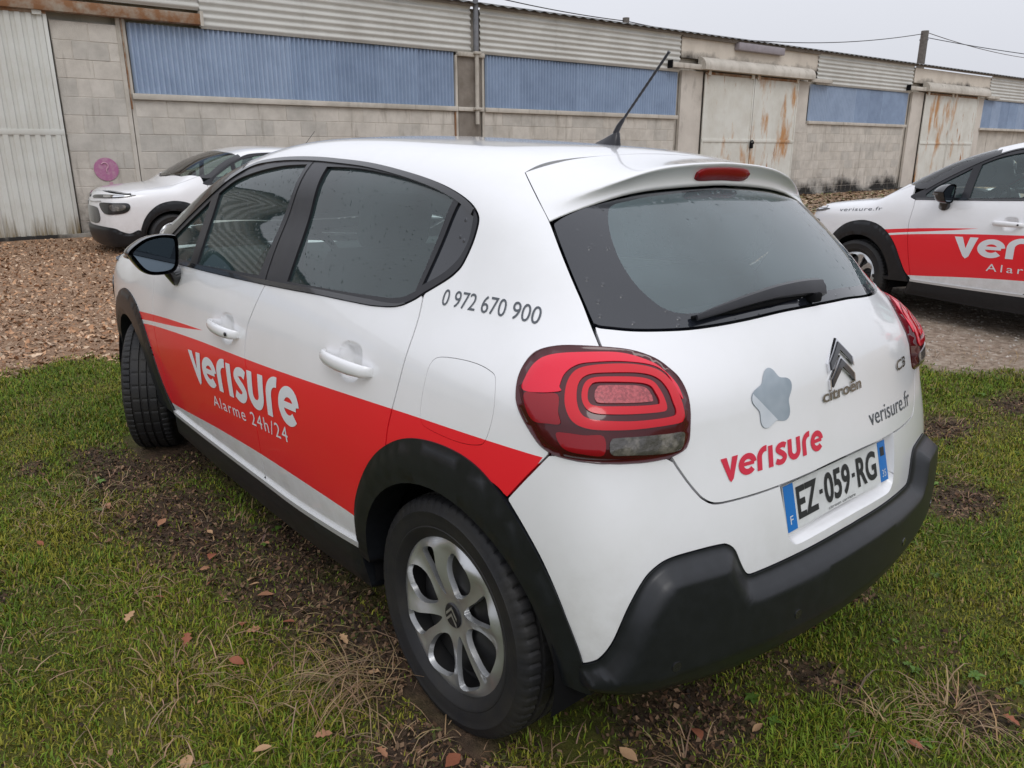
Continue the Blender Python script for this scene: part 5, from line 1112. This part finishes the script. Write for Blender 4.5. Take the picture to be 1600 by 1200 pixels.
BLOCKM = [mat('wall_block_%s' % n, c, .92, spec=.2, noise=(4., c2, .38, .7, 9), bump=(70., .5, .012), world=True) for n, c, c2 in (('sand', (.575, .535, .475), (.45, .415, .365)), ('grey', (.53, .50, .45), (.41, .385, .345)), ('buff', (.605, .565, .505), (.48, .445, .395)))]
for m in BLOCKM+[CONC]: stain(m, (.030, .028, .026), 1.1, .15, 1.25, .80, .22); stain(m, (.24, .21, .17), 2.2, -9, -8, .56, .2, (2.5, 2.5, .35))
stain(RENDERT, (.07, .062, .055), 1.5, 3.66, 4.06, .80, .28)
stain(RENDER_, (.16, .14, .12), 1.6, -9, -8, .60, .25, (1.4, 1.4, .6))
wh = empty('warehouse', None, (CAM[0]+ND[0]*WALLD, CAM[1]+ND[1]*WALLD, 0)); wh.rotation_euler = (0, 0, AZ)
tag(wh, 'long concrete block warehouse with blue corrugated glazing and rusty gates', 'warehouse')
def slab(name, s0, s1, z0, z1, o, th_, m, bev=0., par=wh): return box(name, ((s0+s1)/2, -o+th_/2, (z0+z1)/2), (s1-s0, th_, z1-z0), m, par, bev)
def wave(name, s0, s1, z0, z1, o, m, pitch, amp, vertical, par=wh, sub=6, tilt=0.):
    """corrugated sheet; ribs run upright when vertical"""
    L_ = (s1-s0) if vertical else (z1-z0); n = max(6, int(L_/pitch*sub)); V, F = [], []
    for i in range(n+1):
        u = L_*i/n; q = -o+amp*math.cos(2*math.pi*u/pitch)
        for e in (0, 1): V.append((s0+u, q, (z0, z1)[e]) if vertical else ((s0, s1)[e], q-tilt*u, z0+u))
    for i in range(n): F.append((2*i, 2*i+2, 2*i+3, 2*i+1) if vertical else (2*i, 2*i+1, 2*i+3, 2*i+2))
    return mesh_obj(name, V, F, m, par)
def trap(name, s0, s1, z0, z1, o, m, pitch, amp, par=wh):
    """ribbed sheet steel with flat crests, as on the gates"""
    V, F = [], []; u = s0; pts = []
    while u < s1: pts += [(u, 0), (u+pitch*.30, 0), (u+pitch*.42, amp), (u+pitch*.88, amp)]; u += pitch
    pts = [p for p in pts if p[0] <= s1]+[(s1, 0)]
    for a, b in pts: V += [(a, -o-b, z0), (a, -o-b, z1)]
    for i in range(len(pts)-1): F.append((2*i, 2*i+2, 2*i+3, 2*i+1))
    return mesh_obj(name, V, F, m, par, smooth=False)
BZ = .15
slab('wall', -60, 64, BZ-.3, 4.2, -.06, .24, CONC)                   # the wall behind the blocks and sheets
blk = {}
def blocks(s0, s1, z0, z1, vis):
    wd, ht = .497, .262; r = 0; z = z1
    while z > z0+.05:
        h_ = min(ht, z-z0); s = s0-(wd/2 if r % 2 else 0)
        while s < s1-.02:
            a, b = max(s, s0), min(s+wd, s1)
            if b-a > .06 and vis((a+b)/2, z-h_/2):
                k = (round(b-a, 3), round(h_, 3), int(RNG.integers(0, 3)))
                if k not in blk:
                    bm = bmesh.new(); box_bm(bm, (0, .03, 0), (k[0]-.007, .06, k[1]-.007), .005, seg=1); me = bpy.data.meshes.new('wall_block'); bm.to_mesh(me); bm.free(); me.materials.append(BLOCKM[k[2]]); blk[k] = me
                o = link(bpy.data.objects.new('wall_block', blk[k]), wh); o.location = ((a+b)/2, -.06+float(RNG.uniform(-.003, .003)), z-h_/2)
            s += wd
        z -= ht; r += 1
def behind(s, z):                                                     # is this bit of wall in view past the near car?
    p = np.array([*(CAM[:2]+ND*WALLD+TD*s), z]); q = RW@(p-CAM); u, v = 800+1200*q[0]/q[2], 600-1200*q[1]/q[2]
    if u < -30 or u > 1640: return False
    lim = np.interp(u, [-50, 200, 330, 400, 900, 1100, 1250, 1300, 1700], [420, 400, 290, 245, 245, 262, 330, 345, 345])
    return v < lim
for s_, e_, z_ in ((2.15, 3.06, 3.30), (3.14, 9.20, 2.245), (9.90, 15.85, 2.245), (21.15, 27.65, 2.245)): slab('mortar', s_, e_, BZ, z_, .053, .03, RENDER_)
blocks(2.15, 3.06, BZ, 3.30, behind); blocks(3.14, 9.20, BZ, 2.245, behind); blocks(9.90, 15.85, BZ, 2.245, behind); blocks(21.15, 27.65, BZ, 2.245, behind)
def bay(s0, s1, left, right, z0=2.34, z1=3.36):
    n = max(1, round((right-left)/.87)); w_ = (right-left)/n
    for i in range(n): wave('blue_sheet', left+i*w_, left+(i+1)*w_+.03, z0, z1, .03+.006*(i % 2), BLUES[int(RNG.integers(0, 3))], .0815, .026, True)
    slab('sill', left-.06, right+.06, 2.245, 2.335, .12, .16, CONC, .008)
    n = 3; w_ = (s1-s0)/n
    for i in range(n): wave('pale_sheet', s0+i*w_, s0+(i+1)*w_+.02, 3.36, 4.22, .10+.006*(i % 2), PALE, .113, .020, False)
def gate(s0, s1, ribs=False):
    GM = GATEL if ribs else GATE
    mid = (s0+s1)/2
    for a, b in ((s0, mid-.015), (mid+.015, s1)):
        lf = empty('gate_leaf', wh)
        trap('upper_sheet', a, b, 1.78, 3.40, .10, GM, .135 if ribs else .30, .022 if ribs else .006, lf); trap('lower_sheet', a, b, BZ+.04, 1.70, .105, GM, .135 if ribs else .30, .022 if ribs else .006, lf)
        slab('rail', a, b, 1.70, 1.78, .13, .05, GM, .004, lf); slab('rail', a, b, 3.36, 3.42, .135, .05, RUST, .004, lf)
        for e in (a, b-.05): slab('stile', e, e+.05, BZ+.04, 3.40, .125, .04, GM, .004, lf)
        for e in (a+.12, b-.12): slab('roller_bracket', e-.06, e+.06, 3.34, 3.52, .16, .05, GM, .006, lf)
    return mid
def canopy(s0, s1):
    """rendered panel over a gate with the rolling-track cover below it"""
    slab('render_panel', s0-.95, s1+.90, 3.70, 4.17, .085, .10, RENDERT); slab('render_panel', s0-.85, s0-.03, BZ, 3.42, .055, .08, RENDER_); slab('render_panel', s1+.03, s1+.62, BZ, 3.42, .055, .08, RENDER_)
    V, F = [], []; n = 9
    for i in range(n):
        a = math.pi/2*i/(n-1)
        for s in (s0-.30, s1+.45): V.append((s, -.09-.26*math.sin(a), 3.52+.24*math.cos(a)))
    for s in (s0-.30, s1+.45): V.append((s, -.34, 3.45))
    V += [(s0-.30, -.09, 3.45), (s1+.45, -.09, 3.45)]
    for i in range(n+1): F.append((2*i, 2*i+1, 2*i+3, 2*i+2))
    F += [tuple(range(0, 2*n+4, 2)), tuple(range(1, 2*n+5, 2))[::-1]]
    bm = bmesh.new(); vv = [bm.verts.new(v) for v in V]
    for f in F: bm.faces.new([vv[q] for q in f])
    bm_obj('track_cover', bm, CONC, wh, sharp=40)
    slab('track_rail', s0-1.45, s0-.25, 3.44, 3.56, .24, .10, CONC, .01); slab('track_rail', s1+.40, s1+1.55, 3.40, 3.50, .24, .10, CONC, .01); slab('rail_end', s0-1.475, s0-1.44, 3.42, 3.60, .26, .14, DARK)
bay(4.30, 9.55, 3.20, 9.17); bay(9.80, 15.87, 9.98, 15.87); bay(22.0, 27.75, 21.85, 27.68); bay(33.9, 39.6, 33.65, 39.4); bay(39.6, 45.4, 39.7, 45.2)
bay(-3.2, -8.9+.0, -8.9, -3.2) if False else None
for k in range(4): bay(-8.9-6*k, -3.1-6*k, -8.8-6*k, -3.2-6*k); slab('pillar', -3.1-6*k, -2.9-6*k, BZ, 3.4, .08, .10, CONCD)
wave('pale_sheet', -3.1, 4.30, 3.62, 4.22, .10, PALE, .113, .020, False)
slab('lintel', -3.0, 4.30, 3.40, 3.56, .20, .18, RUST, .01)
slab('lintel', 4.27, 4.32, 3.38, 3.60, .205, .10, CONC)
gate(-2.05, 2.12, True)
slab('pillar', 3.04, 3.10, BZ, 3.40, .075, .04, CONC); slab('rust_strip', 3.105, 3.125, 2.1, 3.40, .085, .03, RUST); slab('pillar', 3.115, 3.17, BZ, 3.40, .065, .05, CONC)
slab('pillar', 9.27, 9.82, BZ, 3.30, .070, .05, CONCD); slab('pillar_cap', 9.24, 9.90, 3.28, 3.37, .14, .12, CONC, .02); slab('pillar_ledge', 9.24, 9.88, 2.25, 2.33, .12, .10, CONC, .01)
for s in (9.20, 9.855): slab('joint_strip', s, s+.05, BZ, 3.30, .085, .05, CONC)
slab('rust_strip', 9.165, 9.195, BZ, 2.24, .09, .03, RUST)
tube('downpipe', [(9.66, -.16, 4.45), (9.66, -.16, 3.35)], .055, ZINC, wh, 12); tube('downpipe', [(9.68, -.15, 3.36), (9.68, -.15, 2.0)], .042, CONC, wh, 12)
for z in (3.36, 2.30): box('pipe_clip', (9.68, -.16, z), (.16, .12, .05), CONC, wh, .01)
for a, b in ((16.9, 21.1), (28.85, 33.05)): gate(a, b); canopy(a, b)
box('padlock', (19.0, -.17, 1.62), (.12, .05, .16), DARK, wh, .02); tube('hasp_ring', [(19.0+.07*math.cos(t), -.18, 1.66+.09*math.sin(t)) for t in np.linspace(0, math.pi, 9)], .02, DARK, wh, 6)
box('lamp_housing', (19.05, -.17, 4.10), (2.05, .16, .19), LILAC, wh, .02)
slab('soffit', 15.9, 22.0, 4.17, 4.235, .16, .16, CONCD)
V, F = [], []                                                         # roof: corrugated sheets falling to the eaves
n = 900
for i in range(n+1):
    s = -60+124*i/n; q = .018*math.cos(math.pi*i)
    for o_, z in ((-.26, 4.255), (3.5, 5.05), (9., 6.1)): V.append((s, o_, z+q))
for i in range(n): F += [(3*i, 3*i+3, 3*i+4, 3*i+1), (3*i+1, 3*i+4, 3*i+5, 3*i+2)]
mesh_obj('roof', V, F, ROOFM, wh); slab('eaves_board', -60, 64, 4.20, 4.25, .17, .03, CONCD)
slab('plinth', -60, 64, BZ-.3, BZ+.10, .14, .14, CONC, .02)
bm = bmesh.new(); bmesh.ops.create_cone(bm, cap_ends=True, segments=36, radius1=.175, radius2=.175, depth=.012, matrix=Matrix.Translation((2.62, -.066, 1.20))@Matrix.Rotation(math.pi/2, 4, 'X'))
sg = bm_obj('faded_disc_sign', bm, PINK, wh, sharp=40)
tube('sign_mark', [(2.60+.05*math.cos(t), -.075, 1.25+.05*math.sin(t)) for t in np.linspace(2.6, -1.2, 9)]+[(2.62, -.075, 1.16)], .011, PINKP, wh, 6)
box('sign_label', (2.66, -.075, .975), (.05, .006, .07), PINKP, wh)
# ------------------------------------------------------------------ utility poles and wires behind the warehouse
def pole(x, y, zt, r, label):
    p = empty('utility_pole', None, (x, y, 0)); tube('post', [(0, 0, -.2), (0, 0, zt)], [r*1.2, r], WOOD, p, 12); box('insulator_bracket', (0, 0, zt-.5), (.5, .12, .10), ZINC, p, .01)
    return tag(p, label, 'pole', 'poles standing behind the warehouse')
d1 = np.array([20.8, -50.9]); p1 = pole(20.8, -50.95, 8.55, .22, 'weathered wooden utility pole rising above the warehouse roof'); p2 = pole(26.9, -30.35, 7.95, .17, 'distant pole top just clearing the roof beyond the aerial')
def wire(a, b, sag, label, r=.022):
    a, b = Vector(a), Vector(b); pts = [a.lerp(b, t)-Vector((0, 0, 4*sag*t*(1-t))) for t in np.linspace(0, 1, 24)]
    o = tube('overhead_wire', [tuple(p) for p in pts], r, SATIN, None, 6); tag(o, label, 'wire', 'overhead wires')
wire((20.8, -50.95, 8.4), (26.9, -30.35, 7.8), .75, 'thin overhead wire slung between the two poles'); wire((20.8, -50.95, 8.2), (3.0, -62, 5.6), .6, 'overhead wire dropping steeply from the tall pole'); wire((20.8, -50.95, 8.5), (22, -95, 10.2), .8, 'faint overhead wire leaving the tall pole almost level'); wire((26.9, -30.35, 7.8), (27, -14, 8.6), .3, 'short overhead wire leading off from the distant pole')

# ------------------------------------------------------------------ the three cars
car = build_car()
car.matrix_world = Matrix(((*MCAR[0], 0), (*MCAR[1], 0), (*MCAR[2], 0), (0, 0, 0, 1)))
tag(car, 'white hatchback with red livery seen from its rear corner on the grass', 'car', 'white company cars')
def kids(o): return [c for c in bpy.data.objects if c.parent == o]
CH = {}
for o in bpy.data.objects: CH.setdefault(o.parent, []).append(o)
def copy_tree(o, parent=None, skip=()):
    c = o.copy(); link(c, parent)
    for k in CH.get(o, []):
        if k.name.split('.')[0] not in skip: copy_tree(k, c, skip)
    return c
for wl in [o for o in CH[car] if o.name.startswith('wheel') and o.type == 'EMPTY' and o.location.x > 1]: wl.rotation_euler = (0, .4, wl.rotation_euler.z-math.radians(27))
def place(o, x, y, z, yaw, pitch=0, roll=0): o.matrix_world = Matrix.Translation((x, y, z))@Matrix.Rotation(yaw, 4, 'Z')@Matrix.Rotation(pitch, 4, 'Y')@Matrix.Rotation(roll, 4, 'X')
def straighten(root):
    for o in root.children:
        if o.name.startswith('wheel') and o.type == 'EMPTY' and o.location.x > 1: o.rotation_euler = (0, .4, 0 if o.location.y > 0 else math.pi)
carR = copy_tree(car, None, ('livery',)); place(carR, -.80, -5.335, .08, -.218, .014, .043)
tag(carR, 'white car with red band parked on the muddy track beyond the hatchback', 'car', 'white company cars')
carL = copy_tree(car, None, ('livery',)); place(carL, 10.18, -4.22, .06, 1.516, -.004, -.021)
tag(carL, 'plain white car parked nose-left against the warehouse wall', 'car', 'white company cars')
for c in (carR, carL): straighten(c)
def tree(o):
    yield o
    for c in o.children: yield from tree(c)
for o in tree(carL):                                                   # no livery on that one
    if o.type == 'MESH':
        for sl_ in o.material_slots:
            if sl_.material == RED: sl_.link = 'OBJECT'; sl_.material = WHITE
tv = empty('livery', carR)
lay_text('lettering', 'cx', LOGO_V, LOGO_F, [(1.62, -3.2), (.25, -1.2), (1.62, -12.6), (.25, -10.5)], FILMWHITE, tv, ybox=(0, 1))
V, F = font_mesh('Alarme 24h/24', 1.35, .2); lay_text('lettering', 'cx', V, F, [(1.34, -14.9), (.35, -14.), (1.34, -18.6), (.35, -17.5)], FILMWHITE, tv, ybox=(0, .73))
V, F = font_mesh('verisure.fr', 1.1, .3); lay_text('lettering', 'cx', V, F, [(2.80, 9.2), (2.33, 10.6), (2.80, 6.6), (2.33, 8.4)], FILMGREY, tv, ybox=(0, .73))
